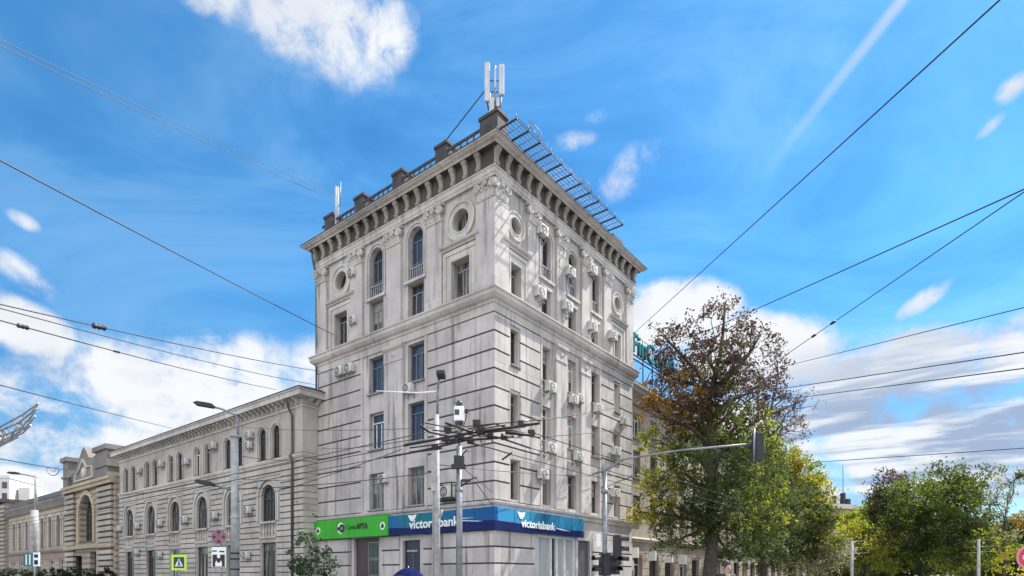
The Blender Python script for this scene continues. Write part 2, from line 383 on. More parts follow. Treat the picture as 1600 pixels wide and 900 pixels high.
m_pale = M_stone('pale_concrete', (.60, .58, .55), (.35, .33, .31), patch=.3, streak=.3)
m_roof = M_plain('roof_metal', (.07, .072, .076), .7, .1, .3, 1.2)
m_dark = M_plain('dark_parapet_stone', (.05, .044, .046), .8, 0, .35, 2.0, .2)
m_glass = M_glass('window_glass', (.018, .02, .024), (.10, .10, .10))
m_glassb = M_glass('sky_tinted_glass', (.02, .035, .06), (.10, .12, .15))  # blue of the reflected sky put into the pane colour
m_curt = M_glass('curtained_glass', (.03, .03, .03), (.42, .40, .37), .08)
m_frame = M_plain('window_frame_grey', (.22, .21, .21), .5, 0, .2, 4)
m_framew = M_plain('window_frame_white', (.62, .61, .60), .45, 0, .08, 4)
m_frameb = M_plain('window_frame_brown', (.06, .045, .04), .5, 0, .3, 4)
m_frame_blue = M_plain('window_frame_blue_grey', (.10, .13, .18), .5, 0, .2, 4)
m_sill = M_plain('sill_metal', (.30, .29, .29), .45, .4, .2, 3)
m_ac = M_plain('ac_white', (.50, .485, .45), .5, 0, .25, 1.5)
m_acd = M_plain('ac_grille', (.035, .035, .04), .5, 0, .2, 6)
m_steel = M_plain('galvanised_steel', (.22, .225, .24), .5, .5, .3, 5)
m_conc = M_plain('pole_concrete', (.34, .33, .325), .9, 0, .28, 3, .3)
m_black = M_plain('black_metal', (.022, .021, .023), .5, .2, .3, 6)
m_rust = M_plain('trolley_gear', (.035, .027, .025), .6, .3, .45, 5)
m_wire = M_plain('wire', (.035, .037, .042), .5, .2, .2, 6)
m_whitep = M_plain('white_paint', (.78, .78, .77), .4, 0, .06, 3)
m_signg = M_plain('sign_green', (.045, .36, .025), .45, 0, .14, .7, 0, .25)
m_navy = M_plain('sign_navy', (.006, .012, .085), .5, 0, .25, 1.0, 0, .2)
m_navyd = M_plain('navy_door', (.012, .013, .035), .3, 0, .2, 2.0)
m_brown = M_plain('brown_door', (.055, .032, .032), .45, 0, .2, 2.0)
m_teal = M_plain('sign_teal', (.008, .13, .13), .4, 0, .1, 2)
m_pipe = M_plain('drain_pipe', (.10, .095, .095), .5, .4, .25, 4)
m_asph = M_plain('asphalt', (.055, .054, .053), .9, 0, .25, 1.3, .3)
m_pave = M_plain('paving', (.24, .23, .22), .9, 0, .18, 1.6, .2)
m_kerb = M_plain('kerb_stone', (.32, .31, .30), .85, 0, .15, 3)
m_line = M_plain('road_paint', (.68, .68, .66), .7, 0, .2, 2.5)
m_soil = M_plain('earth_grass', (.07, .085, .035), .95, 0, .4, .6)
m_red = M_plain('sign_red', (.42, .03, .05), .4, 0, .12, 3)
m_signblue = M_plain('sign_blue', (.02, .06, .26), .4, 0, .1, 3)
m_lime = M_plain('sign_lime', (.52, .82, .04), .45, 0, .05, 3)
m_maroon = M_plain('sign_maroon', (.24, .10, .13), .5, 0, .15, 3)
m_bark = M_plain('bark', (.06, .05, .042), .95, 0, .4, 5, .6)
m_skin = M_plain('skin', (.42, .27, .2), .55, 0, .06, 5)
m_coat = M_plain('dark_coat', (.03, .022, .026), .8, 0, .25, 6)
m_hair = M_plain('dark_hair', (.03, .02, .015), .6, 0, .3, 20)
m_umb = M_plain('umbrella_cloth', (.006, .010, .06), .95, 0, .15, 4, 0, .08)
m_lens = M_plain('lens_dark', (.03, .03, .03), .15, 0, .1, 4)

def M_gradient(name, x0, x1, axis, stops):
    """printed colour gradient along a sign"""
    m, N, L, b = new_mat(name)
    tc = N.new('ShaderNodeTexCoord'); sp = N.new('ShaderNodeSeparateXYZ'); L.new(tc.outputs['Object'], sp.inputs[0])
    mr = N.new('ShaderNodeMapRange'); mr.inputs[1].default_value = x0; mr.inputs[2].default_value = x1
    nz = N.new('ShaderNodeTexNoise'); nz.inputs['Scale'].default_value = .8; L.new(tc.outputs['Object'], nz.inputs['Vector'])
    a = N.new('ShaderNodeMath'); a.operation = 'MULTIPLY_ADD'; L.new(nz.outputs['Fac'], a.inputs[0]); a.inputs[1].default_value = 1.6; L.new(sp.outputs[axis], a.inputs[2])
    L.new(a.outputs[0], mr.inputs[0])
    rp = N.new('ShaderNodeValToRGB'); el = rp.color_ramp.elements
    el[0].position = stops[0][0]; el[0].color = stops[0][1] + (1,); el[1].position = stops[-1][0]; el[1].color = stops[-1][1] + (1,)
    for p, c in stops[1:-1]:
        e = el.new(p); e.color = c + (1,)
    L.new(mr.outputs[0], rp.inputs[0]); L.new(rp.outputs[0], b.inputs['Base Color']); b.inputs['Roughness'].default_value = .45; b.inputs['Specular IOR Level'].default_value = .2
    return m
m_bankL = M_gradient('bank_blue_left', 0.8, 8.9, 1, [(0, (.006, .075, .24)), (.35, (.008, .12, .26)), (.62, (.015, .15, .18)), (.85, (.015, .14, .22)), (1, (.015, .11, .32))])
m_bankR = M_gradient('bank_blue_right', 0.8, 9.4, 0, [(0, (.04, .23, .46)), (.3, (.035, .22, .36)), (.5, (.008, .10, .19)), (.72, (.03, .20, .35)), (1, (.02, .16, .28))])

# ------------------------------------------------------------------ ground
def sheet(name, pts, z, m, thick=0.0):
    mb = MB()
    ws = [loc2w(x, y, z) for x, y in pts]
    if thick:
        n = len(ws); lo = [w - Vector((0, 0, thick)) for w in ws]
        mb.raw(ws + lo, [tuple(range(n))] + [(i, n + i, n + (i + 1) % n, (i + 1) % n) for i in range(n)])
    else: mb.face(ws)
    return struct(mb.build(name, m))
mb = MB(); mb.face([(-1500, -1500, -.012), (1500, -1500, -.012), (1500, 1500, -.012), (-1500, 1500, -.012)])
struct(mb.build('ground', m_soil))
BIG = 220
sheet('road', [(-19, -BIG), (-7, -BIG), (-7, BIG), (-19, BIG)], 0, m_asph)
sheet('cross_road', [(-7, -16), (BIG, -16), (BIG, -7), (-7, -7)], 0.0, m_asph)
sheet('cross_road', [(-BIG, -16), (-19, -16), (-19, -7), (-BIG, -7)], 0.0, m_asph)
for nm, q in (('pavement', [(-6.8, -6.8), (BIG, -6.8), (BIG, BIG), (-6.8, BIG)]), ('pavement', [(-6.8, -16.2), (-6.8, -BIG), (BIG, -BIG), (BIG, -16.2)]),
              ('pavement', [(-19.2, -16.2), (-BIG, -16.2), (-BIG, -BIG), (-19.2, -BIG)]), ('pavement', [(-19.2, -6.8), (-19.2, BIG), (-BIG, BIG), (-BIG, -6.8)])):
    sheet(nm, q, .12, m_pave, .13)
def kerb(x0, y0, x1, y1):
    mb = MB(); mb.box(lambda a, b, c: loc2w(a, b, c), x0, x1, y0, y1, 0.0, .135); struct(mb.build('kerb', m_kerb))
kerb(-6.98, -6.98, BIG, -6.802); kerb(-6.98, -6.8, -6.802, BIG); kerb(-6.98, -16.198, BIG, -16.02); kerb(-6.98, -BIG, -6.802, -16.2)
kerb(-BIG, -16.198, -19.02, -16.02); kerb(-19.198, -BIG, -19.02, -16.2); kerb(-BIG, -6.98, -19.02, -6.802); kerb(-19.198, -6.8, -19.02, BIG)
mb = MB()
for k in range(9):
    mb.box(lambda a, b, c: loc2w(a, b, c), -18.4 + k * 1.3, -17.8 + k * 1.3, -6.2 + 0, -2.4, .003, .006)
    if k < 7: mb.box(lambda a, b, c: loc2w(a, b, c), -5.6, -1.8, -15.4 + k * 1.3, -14.8 + k * 1.3, .003, .006)
for k in range(24):
    mb.box(lambda a, b, c: loc2w(a, b, c), -13.07, -12.93, 2 + k * 6, 5 + k * 6, .003, .006)
    mb.box(lambda a, b, c: loc2w(a, b, c), 3 + k * 6, 6 + k * 6, -11.57, -11.43, .003, .006)
struct(mb.build('road_marking', m_line))

# ------------------------------------------------------------------ windows
brng = random.Random(77); m_blind = M_plain('blind_cloth', (.24, .23, .21), .7, 0, .2, 2)
def window(parent, fm, outline, depth, frame=m_frame, glass=m_glass, mull=(), trans=(), bar=.07, sill=None, d_extra=None, name='window', inset=.075, thick=.07):
    cs = sum(a for a, z in outline) / len(outline)
    a0 = min(a for a, z in outline); a1 = max(a for a, z in outline); z0 = min(z for a, z in outline); z1 = max(z for a, z in outline)
    zc = (z0 + z1) / 2
    def shrink(t): # scale towards the centre so the border keeps about the same width
        ka = 1 - 2 * t / (a1 - a0); kz = 1 - 2 * t / (z1 - z0)
        return [((a - (a0 + a1) / 2) * ka + (a0 + a1) / 2, (z - zc) * kz + zc) for a, z in outline]
    mb = MB()
    mb.band(fm, outline, shrink(inset), -depth, -depth + thick)
    for f_ in mull:
        a = a0 + (a1 - a0) * f_[0]; mb.box(fm, a - bar / 2, a + bar / 2, z0 + (z1 - z0) * f_[1], z0 + (z1 - z0) * f_[2], -depth + .012, -depth + thick - .008)
    for f_ in trans:
        z = z0 + (z1 - z0) * f_; mb.box(fm, a0 + .03, a1 - .03, z - bar / 2, z + bar / 2, -depth + .014, -depth + thick - .004)
    w = mb.build(name, frame, parent)
    p = MB(); p.face([fm(a, z, -depth + .01) for a, z in shrink(.02)]); p.build('pane', glass, w)
    if glass is not m_glassb and (z1 - z0) < 2.6 and len(outline) == 4 and name == 'window' and brng.random() < .38:
        zb = z1 - (z1 - z0) * brng.uniform(.28, .7); bl = MB(); bl.box(fm, a0 + .09, a1 - .09, zb, z1 - .09, -depth + .012, -depth + .02); bl.build('blind', m_blind, w)
    if sill:
        sb = MB(); sb.prism(fm, [(-.2, z0 - .002), (sill, z0 - .03), (sill, z0 - .10), (-.0, z0 - .10)], a0 - .08, a1 + .08); sb.build('sill', m_sill, w)
    return w

# ------------------------------------------------------------------ corner tower
B = 15.8
tower = thing('corner_building', 'six storey pale stone corner block with deep bracketed cornice and round upper windows', 'building', CORNER, ANG)
fR, fL = faceR(), faceL()
RC = [1.75, 4.80, 7.65, 10.50, 13.45]         # window axes on the lit face
LC = [2.32, 5.98, 9.58, 13.08]                # and on the shaded face
rows = [(5.78, 7.90), (9.55, 11.70), (13.05, 15.20)]
holesR, holesL, jobs = [], [], []
def add_job(face, outline, **kw):
    (holesR if face == 'R' else holesL).append(outline); jobs.append((face, outline, kw))
M2 = [(.5, 0, .72)]
M3 = [(.34, 0, .74), (.67, 0, .74)]
rng = random.Random(5)
for ri, (z0, z1) in enumerate(rows):
    for k, c in enumerate(RC):
        w = .70 if k in (0, 4) else .95
        zt = z1 - (.12 if ri else 0)
        add_job('R', rect_pts(c - w / 2, c + w / 2, z0 + (.1 if k in (0, 4) and ri else 0), zt), depth=.36, frame=rng.choice([m_frame, m_frameb, m_frame, m_framew]), glass=rng.choice([m_glass, m_glass, m_curt]),
                mull=M2, trans=(.74,), sill=.16 if ri else None)
    for k in (1, 2):
        w = 1.40
        blue = ri in (1, 2)
        add_job('L', rect_pts(LC[k] - w / 2, LC[k] + w / 2, z0, z1 + .12), depth=.34, frame=[m_frame, m_framew, m_frame_blue][ri] if k == 2 else [m_frame, m_frame_blue, m_frame_blue][ri],
                glass=m_glassb if blue else m_curt, mull=M3 if ri != 1 else [(.38, 0, .7), (.72, 0, .7)], trans=(.74,), sill=.18)
for k in (1, 2, 3):
    add_job('R', rect_pts(RC[k] - .47, RC[k] + .47, 16.80, 18.45), depth=.36, frame=m_frame if k != 1 else m_frameb, glass=m_glass, mull=M2, trans=(.74,))
    add_job('R', arch_pts(RC[k], .92, 19.05, 21.75), depth=.36, frame=m_frameb, glass=m_glass if k != 1 else m_glassb, mull=[(.5, 0, .7)], trans=(.38, .7))
for k in (1, 2):
    add_job('L', rect_pts(LC[k] - .68, LC[k] + .68, 16.80, 18.92), depth=.36, frame=m_frame, glass=m_glass if k == 1 else m_curt, mull=M3 if k == 2 else [(.3, 0, .72), (.7, 0, .72)], trans=(.72,))
    add_job('L', arch_pts(LC[k], 1.30, 19.06, 22.12, 16), depth=.38, frame=m_frame_blue, glass=m_glassb if k == 1 else m_glass, mull=[(.33, 0, .78), (.67, 0, .78)], trans=(.36, .78))
for c in (RC[0], RC[4]):
    add_job('R', circ_pts(c, 20.75, .46), depth=.38, frame=m_frame, glass=m_glass, mull=[(.5, .02, .98)], name='round_window', inset=.05)
    add_job('R', rect_pts(c - .46, c + .46, 16.86, 18.62), depth=.36, frame=m_frame, glass=m_curt if c < 5 else m_glass, mull=M2, trans=(.76,))
for c in (LC[0], LC[3]):
    add_job('L', circ_pts(c, 21.10, .62), depth=.38, frame=m_frame, glass=m_curt if c < 5 else m_glass, mull=[(.5, .02, .98)], name='round_window', inset=.06)
    add_job('L', rect_pts(c - .68, c + .68, 16.86, 19.0), depth=.36, frame=m_frame, glass=m_curt if c < 5 else m_glass, mull=[(.42, 0, .78), (.62, 0, .78)] if c < 5 else M3, trans=(.78,))
# ground floor openings (filled by doors and shop fronts below)
gR = [rect_pts(3.95, 8.10, .02, 4.02), rect_pts(8.35, 9.85, .02, 3.88)]
gL = [rect_pts(9.30, 11.85, .02, 4.02), rect_pts(5.62, 7.12, .02, 3.72)]
mb = MB()
mb.panel(fR, rect_pts(0, B, 0, 23.9), holesR + gR, 0, .46)
mb.panel(fL, rect_pts(0, B, 0, 23.9), holesL + gL, 0, .46)
for a, b_ in (((B, 0), (B, B)), ((B, B), (0, B))):
    mb.face([(a[0], a[1], 0), (b_[0], b_[1], 0), (b_[0], b_[1], 23.9), (a[0], a[1], 23.9)])
mb.face([(.6, .6, 0), (B - .6, .6, 0), (B - .6, .6, 23.9), (.6, .6, 23.9)])   # dark core behind the openings
mb.face([(.6, .6, 0), (.6, B - .6, 0), (.6, B - .6, 23.9), (.6, .6, 23.9)])
wall = mb.build('wall', m_wall, tower)
# rusticated courses, standing 5 cm proud with open joints
def courses(mb, fm, s0, s1, z0, z1, n, cut, gap=.095, proud=.07, seed=1):
    rg = random.Random(seed); h = (z1 - z0) / n
    for i in range(n):
        a, b_ = z0 + i * h + gap / 2, z0 + (i + 1) * h - gap / 2
        zs = sorted({a, b_} | {z for c in cut for z in (c[2], c[3]) if a + .03 < z < b_ - .03})
        for j in range(len(zs) - 1):
            za, zb = zs[j], zs[j + 1]; zm = (za + zb) / 2
            segs = [(s0, s1)]
            for c0, c1, cz0, cz1 in cut:
                if cz0 < zm < cz1:
                    ns = []
                    for p, q in segs:
                        if c1 <= p or c0 >= q: ns.append((p, q))
                        else:
                            if c0 > p: ns.append((p, c0))
                            if c1 < q: ns.append((c1, q))
                    segs = ns
            for p, q in segs:
                if q - p < .04: continue
                nb = max(1, round((q - p) / rg.uniform(1.1, 1.8))) if n > 1 else 1
                ed = [p] + [p + (q - p) * (t + rg.uniform(-.2, .2)) / nb for t in range(1, nb)] + [q]
                for t in range(nb):
                    mb.box(fm, ed[t] + (.006 if t else 0), ed[t + 1] - (.006 if t < nb - 1 else 0), za, zb, -.01, proud + (rg.uniform(-.006, .006) if n > 1 else 0))
mb = MB()
cutR = [(c - (.45 if k in (0, 4) else .6), c + (.45 if k in (0, 4) else .6), z0 - .12, z1 + .06) for k, c in enumerate(RC) for z0, z1 in rows]
cutL = []
NJ = 10
m_joint = M_plain('sooty_joint', (.085, .072, .064), .95, 0, .35, 1.5)
zones = [(fR, -.06, 4.10, 5.62, 15.5, NJ, cutR), (fR, 11.2, B, 5.62, 15.5, NJ, cutR), (fL, 0, 4.95, 5.62, 15.5, NJ, []), (fL, 11.05, B, 5.62, 15.5, NJ, []),
         (fR, -.06, 3.6, .5, 4.05, 4, []), (fR, 10.1, B, .5, 4.05, 4, []), (fL, 0, 5.35, .5, 4.05, 4, []), (fL, 7.4, 9.05, .5, 4.05, 4, []), (fL, 12.1, B, .5, 4.05, 4, [])]
for i, (fm, a, b_, za, zb, n, c_) in enumerate(zones):
    mb = MB(); courses(mb, fm, a, b_, za, zb, n, c_, seed=i); mb.build('rusticated_course', m_wall, tower, bevel=.012)
    mb = MB(); courses(mb, fm, a + .01, b_ - .01, za, zb, 1, c_, 0.0, .012, i); mb.build('joint', m_joint, tower)
for fm, a, b_ in ((fR, -.09, 3.7), (fL, 0, 5.4), (fL, 12.0, B)):
    mb = MB(); mb.box(fm, a, b_, 0, .48, -.01, .09); mb.build('plinth', m_trim, tower)
RECT = (0, B, 0, B)
mb = MB(); mb.ring(RECT, [(0, 5.16), (.10, 5.16), (.10, 5.34), (.20, 5.40), (.24, 5.5), (.24, 5.58), (0, 5.62)]); mb.build('ledge', m_trim, tower)
mb = MB(); mb.ring(RECT, [(0, 15.52), (.08, 15.52), (.08, 15.96), (.14, 15.98), (.16, 16.10), (.30, 16.18), (.42, 16.34), (.42, 16.52), (.48, 16.58), (.48, 16.66), (.1, 16.78), (0, 16.78)]); mb.build('string_course', m_trim, tower)
mb = MB(); mb.ring(RECT, [(0, 22.56), (.16, 22.56), (.16, 22.72), (.19, 22.74), (.19, 22.98), (.23, 23.01), (.23, 23.09), (.12, 23.12), (0, 23.12)]); mb.build('architrave', m_trim, tower)
mb = MB(); mb.ring(RECT, [(.13, 23.08), (.13, 24.05), (.46, 24.05), (.46, 23.99), (.51, 23.99), (.52, 24.06), (.58, 24.09), (.68, 24.11), (.76, 24.17), (.80, 24.19), (.84, 24.19), (.84, 24.26), (.5, 24.34), (0, 24.34)])
cornice = mb.build('cornice', m_trim, tower)
mb = MB(); mb.ring(RECT, [(.135, 23.125), (.135, 24.045), (.458, 24.045)]); mb.build('soffit', M_stone('dark_soffit_stone', (.10, .083, .07), (.04, .033, .028), patch=.7, streak=.4), cornice)  # liner in a much darker tone than the rest of the cornice
mb = MB(); mb.ring(RECT, [(.83, 24.262), (.88, 24.265), (.88, 24.305), (.45, 24.40), (-.3, 24.44), (-7.5, 25.0)]); mb.build('roof', m_roof, tower)
def bracket_mesh(fm, c):
    mb = MB(); w = .14
    mb.prism(fm, [(.12, 23.10), (.25, 23.10), (.30, 23.16), (.31, 23.24), (.26, 23.30), (.22, 23.42), (.24, 23.58), (.31, 23.74), (.40, 23.84), (.44, 23.90), (.44, 24.0), (.40, 24.043), (.12, 24.043)], c - w, c + w)
    for sgn in (-1, 1): mb.lathe(fm(c + sgn * w, 23.92, .33), [(.105, -.01), (.105, .02), (.05, .03), (.001, .03)], 10, 0, Vector(fm(c + sgn, 0, 0)) - Vector(fm(c, 0, 0)))
    return mb
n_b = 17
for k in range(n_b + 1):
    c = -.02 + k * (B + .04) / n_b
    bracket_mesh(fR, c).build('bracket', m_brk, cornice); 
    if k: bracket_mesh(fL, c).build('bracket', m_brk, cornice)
# windows
for face, outline, kw in jobs:
    fm = fR if face == 'R' else fL
    nm = kw.pop('name', 'window'); w = window(tower, fm, outline, name=nm, **kw)
    a0 = min(a for a, z in outline); a1 = max(a for a, z in outline); z0 = min(z for a, z in outline); z1 = max(z for a, z in outline); c = (a0 + a1) / 2
    if nm == 'round_window':
        r = (a1 - a0) / 2; zc = (z0 + z1) / 2
        sb = MB(); sb.band(fm, circ_pts(c, zc, r * 1.72), circ_pts(c, zc, r * 1.5), 0, .15); sb.band(fm, circ_pts(c, zc, r * 1.5), circ_pts(c, zc, r * 1.06), 0, .10); sb.band(fm, circ_pts(c, zc, r * 1.08), circ_pts(c, zc, r * .985), -.05, .13)
        sb.build('surround', m_orn, w)
    elif z0 > 19:                                   # arched
        mk = lambda ww, zt: arch_pts(c, ww, z0, zt, 16)
        W = a1 - a0
        sb = MB(); sb.band(fm, mk(W + .50, z1 + .25), mk(W + .34, z1 + .17), -.005, .07); sb.band(fm, mk(W + .10, z1 + .05), mk(W + .004, z1 + .002), -.02, .045)
        sb.box(fm, a0 - .28, a1 + .28, z0 - .16, z0 - .002, -.2, .14)
        sb.build('surround', m_trim, w)
        bb = MB()                                   # little iron/plaster balustrade in front of the glass
        bb.box(fm, a0, a1, z0 + .0, z0 + .08, -.16, -.05); bb.box(fm, a0, a1, z0 + .72, z0 + .80, -.16, -.05)
        nb = 5 if W < 1 else 7
        for i in range(nb):
            q = a0 + (i + .5) * W / nb; bb.box(fm, q - .035, q + .035, z0 + .08, z0 + .72, -.13, -.07)
        bb.build('balustrade', m_sill, w)
    elif z0 > 16.84 and (c < 3 or c > 12):           # framed windows with hood
        sb = MB(); wd = (a1 - a0) / 2
        for t0, t1, dd in ((.40, .62, .14), (.12, .40, .09), (.0, .12, .13)):
            o_ = [(c - wd - t1, z0 - .08), (c - wd - t0, z0 - .08), (c - wd - t0, z1 + t0), (c + wd + t0, z1 + t0), (c + wd + t0, z0 - .08), (c + wd + t1, z0 - .08), (c + wd + t1, z1 + t1), (c - wd - t1, z1 + t1)]
            for q in ((c - wd - t1, c - wd - t0, z0 - .08, z1 + t1), (c + wd + t0, c + wd + t1, z0 - .08, z1 + t1)): sb.box(fm, *q, -.004, dd)
            sb.box(fm, c - wd - t0, c + wd + t0, z1 + t0, z1 + t1, -.004, dd)
        sb.prism(fm, [(-.004, z1 + .70), (.14, z1 + .70), (.18, z1 + .80), (.30, z1 + .86), (.33, z1 + .98), (-.004, z1 + 1.04)], c - wd - .78, c + wd + .78)
        sb.build('surround', m_orn, w)
    elif 16 < z0 < 17:
        sb = MB(); sb.box(fm, a0 - .1, a1 + .1, z1 + .002, z1 + .2, -.004, .07); sb.build('lintel', m_trim, w)
# pilasters with leafy capitals
def capital(mb, fm, c, w, z0, z1):
    h = z1 - z0
    mb.box(fm, c - w / 2 - .02, c + w / 2 + .02, z0, z0 + .10, -.01, .22)                 # astragal
    mb.box(fm, c - w / 2 + .03, c + w / 2 - .03, z0 + .10, z1 - .15, -.01, .18)           # bell
    mb.prism(fm, [(-.01, z1 - .15), (.26, z1 - .15), (.32, z1 - .08), (.32, z1 - .002), (-.01, z1 - .002)], c - w / 2 - .15, c + w / 2 + .15)
    o0 = Vector(fm(c, z0, 0)); ax = (Vector(fm(c, z0, 1)) - o0).normalized()
    def disc(a, z, r, d):
        p = Vector(fm(a, z, d)); mb.lathe(p, [(.001, .0), (r * .35, .10), (r * .5, .05), (r * .62, .10), (r * .85, .10), (r, .04), (r, -.12), (.001, -.12)], 14, 0, ax)
    rv = min(.24, w * .22)
    disc(c - w / 2 + rv * .35, z1 - .17 - rv, rv, .25); disc(c + w / 2 - rv * .35, z1 - .17 - rv, rv, .25)
    disc(c, z1 - .16 - rv * .5, rv * .62, .25)
    nl = max(3, int(w / .30))
    for tier, (hh, dd) in enumerate(((.48, .19), (.68, .17))):
        for i in range(nl - tier):
            a = c - w / 2 + (i + .5 + .5 * tier) * w / nl; lw = w / nl * .46
            zt = z0 + .1 + (h - .3) * hh
            pr = [(a - lw * .6, z0 + .10, dd), (a + lw * .6, z0 + .10, dd), (a + lw, (z0 + zt) / 2 + .05, dd + .05), (a - lw, (z0 + zt) / 2 + .05, dd + .05),
                  (a + lw * .7, zt - .02, dd + .10), (a - lw * .7, zt - .02, dd + .10), (a + lw * .35, zt - .10, dd + .20), (a - lw * .35, zt - .10, dd + .20)]
            V = [fm(*p) for p in pr]
            mid = [fm(a, p[1] + .01, p[2] + .06) for p in (pr[0], pr[2], pr[4], pr[6])]
            mb.raw(V + mid, [(0, 8, 9, 3), (8, 1, 2, 9), (3, 9, 10, 5), (9, 2, 4, 10), (5, 10, 11, 7), (10, 4, 6, 11)])
def pilaster(fm, c, w, wrap=False):
    mb = MB(); mb.box(fm, c - w / 2, c + w / 2, 17.25, 21.66, -.01, .16); mb.box(fm, c - w / 2 - .06, c + w / 2 + .06, 16.79, 17.1, -.01, .23); mb.box(fm, c - w / 2 - .03, c + w / 2 + .03, 17.1, 17.252, -.01, .195)
    p = mb.build('pilaster', m_wall, tower)
    cb = MB(); capital(cb, fm, c, w, 21.56, 22.555); cb.build('capital', m_orn, p)
for c, w in ((3.30, .98), (6.22, .98), (9.08, .98), (11.95, .98), (15.25, 1.0)): pilaster(fR, c, w)
for c, w in ((4.32, 1.22), (7.80, 1.30), (11.42, 1.25), (15.2, 1.1)): pilaster(fL, c, w)
mb = MB()                                           # corner pier, wrapping both faces
mb.box(XYZ, -.22, .98, -.22, 1.10, 17.25, 21.46); mb.box(XYZ, -.29, 1.04, -.29, 1.16, 16.79, 17.252)
p = mb.build('pilaster', m_wall, tower)
cb = MB(); capital(cb, faceR(-.0), .38, 1.16, 21.38, 22.555); capital(cb, faceL(-.0), .44, 1.24, 21.38, 22.555); cb.build('capital', m_orn, p)
# lower piers between the middle windows
def pier(fm, c, w):
    mb = MB(); mb.box(fm, c - w / 2, c + w / 2, 5.63, 14.55, -.01, .16)
    mb.prism(fm, [(-.01, 14.55), (.20, 14.55), (.20, 14.66), (.17, 14.70), (.17, 15.22), (.24, 15.30), (.30, 15.38), (.30, 15.518), (-.01, 15.518)], c - w / 2 - .03, c + w / 2 + .03)
    o0 = Vector(fm(c, 14.98, .17)); mb.lathe(o0, [(.001, .06), (.12, .05), (.16, 0), (.16, -.02)], 14, 0, (Vector(fm(c, 14.98, 1.17)) - o0))
    mb.build('pier', m_wall, tower)
pier(fR, 6.22, 1.15); pier(fR, 9.08, 1.15); pier(fL, 7.80, 1.75)
for fm, a, b_ in ((fR, 4.14, 11.16), (fL, 4.98, 11.02)):     # smooth recessed field border
    for q in (a, b_ - .16):
        mb = MB(); mb.box(fm, q, q + .16, 5.63, 15.5, -.01, .085); mb.build('field_border', m_trim, tower)
# parapet: dark piers and balusters on the shaded side
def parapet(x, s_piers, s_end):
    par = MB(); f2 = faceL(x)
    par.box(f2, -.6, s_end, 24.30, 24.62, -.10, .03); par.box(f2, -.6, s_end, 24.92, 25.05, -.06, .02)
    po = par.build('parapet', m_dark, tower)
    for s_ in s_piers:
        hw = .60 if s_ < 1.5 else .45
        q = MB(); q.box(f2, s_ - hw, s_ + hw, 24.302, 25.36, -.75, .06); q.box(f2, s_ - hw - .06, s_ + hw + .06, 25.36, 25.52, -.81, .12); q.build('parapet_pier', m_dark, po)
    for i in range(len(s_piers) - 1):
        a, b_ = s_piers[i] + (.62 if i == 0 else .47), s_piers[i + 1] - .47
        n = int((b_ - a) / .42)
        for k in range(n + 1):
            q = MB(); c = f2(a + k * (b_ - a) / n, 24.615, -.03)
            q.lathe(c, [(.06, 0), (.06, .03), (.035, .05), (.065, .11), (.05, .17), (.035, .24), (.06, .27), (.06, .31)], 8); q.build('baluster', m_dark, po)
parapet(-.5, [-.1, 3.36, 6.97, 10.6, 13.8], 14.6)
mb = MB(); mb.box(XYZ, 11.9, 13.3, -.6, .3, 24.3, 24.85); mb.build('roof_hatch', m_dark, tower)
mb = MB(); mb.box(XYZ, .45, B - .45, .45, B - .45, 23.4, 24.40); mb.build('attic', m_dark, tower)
# ground floor doors and shop front
def leaf_door(name, fm, a0, a1, z0, z1, d, m, glassm, panes, handle=True):
    mb = MB(); mb.box(fm, a0, a1, z0, z1, d - .08, d)
    o = mb.build(name, m, tower)
    for (p0, p1, q0, q1) in panes:
        g = MB(); g.band(fm, rect_pts(p0 - .05, p1 + .05, q0 - .05, q1 + .05), rect_pts(p0, p1, q0, q1), d + .002, d + .03, 0); g.face([fm(a, z, d + .006) for a, z in rect_pts(p0, p1, q0, q1)], 1); g.build('pane', [m_frame, glassm], o)
    if handle:
        h = MB(); h.tube([fm(a0 + .12, 1.0, d + .01), fm(a0 + .12, 1.0, d + .07), fm(a0 + .12, 1.35, d + .07), fm(a0 + .12, 1.35, d + .01)], .015); h.build('handle', m_steel, o)
    return o
leaf_door('door', fL, 9.32, 11.83, .03, 4.0, -.20, m_brown, m_glass, [(9.55, 10.55, 2.75, 3.7), (9.55, 10.55, 1.68, 2.6), (9.55, 10.55, .3, 1.5)])
bd = leaf_door('door', fL, 5.64, 7.10, .03, 3.70, -.18, m_navyd, m_glassb, [])
tx = text_mesh('lettering', 'victoriabank', .19, m_whitep, .004); text_on(tx, bd, fL(6.95, 3.05, -.17), (0, -1, 0), (0, 0, 1))
mb = MB(); 
for k in range(5): mb.box(fL, 6.36, 6.44, 2.05 + k * .19, 2.13 + k * .19, -.182, -.172)
mb.build('notice', m_frame, bd)
sf = MB()
for a, b_ in ((3.97, 4.12), (5.35, 5.5), (5.95, 6.12), (6.85, 7.0), (7.95, 8.08)): sf.box(fR, a, b_, .03, 4.0, -.25, -.08)
sf.box(fR, 3.97, 8.08, 3.86, 4.0, -.252, -.078)
so = sf.build('shop_front', m_framew, tower); m_shop = M_glass('screened_shop_glass', (.34, .34, .34), (.75, .74, .73), .15)
for a, b_, m in ((4.12, 5.35, m_shop), (5.5, 5.95, m_glass), (6.12, 6.85, m_shop), (7.0, 7.95, m_shop)):
    g = MB(); g.face([fR(p, q, -.2) for p, q in rect_pts(a, b_, .03, 3.87)]); g.build('pane', m, so)
leaf_door('door', fR, 8.37, 9.83, .03, 3.86, -.16, M_plain('grey_shutter', (.10, .105, .115), .5, .3, .15, 3), m_glass, [])
# rain pipe at the shaded far corner and the facade cables
mb = MB(); mb.tube([(-.52, 15.85, 23.98), (-.40, 15.86, 23.3), (-.26, 15.86, 22.7), (-.14, 15.82, 22.4), (-.14, 15.82, 14.2)], .06); mb.build('drain_pipe', m_pipe, tower)

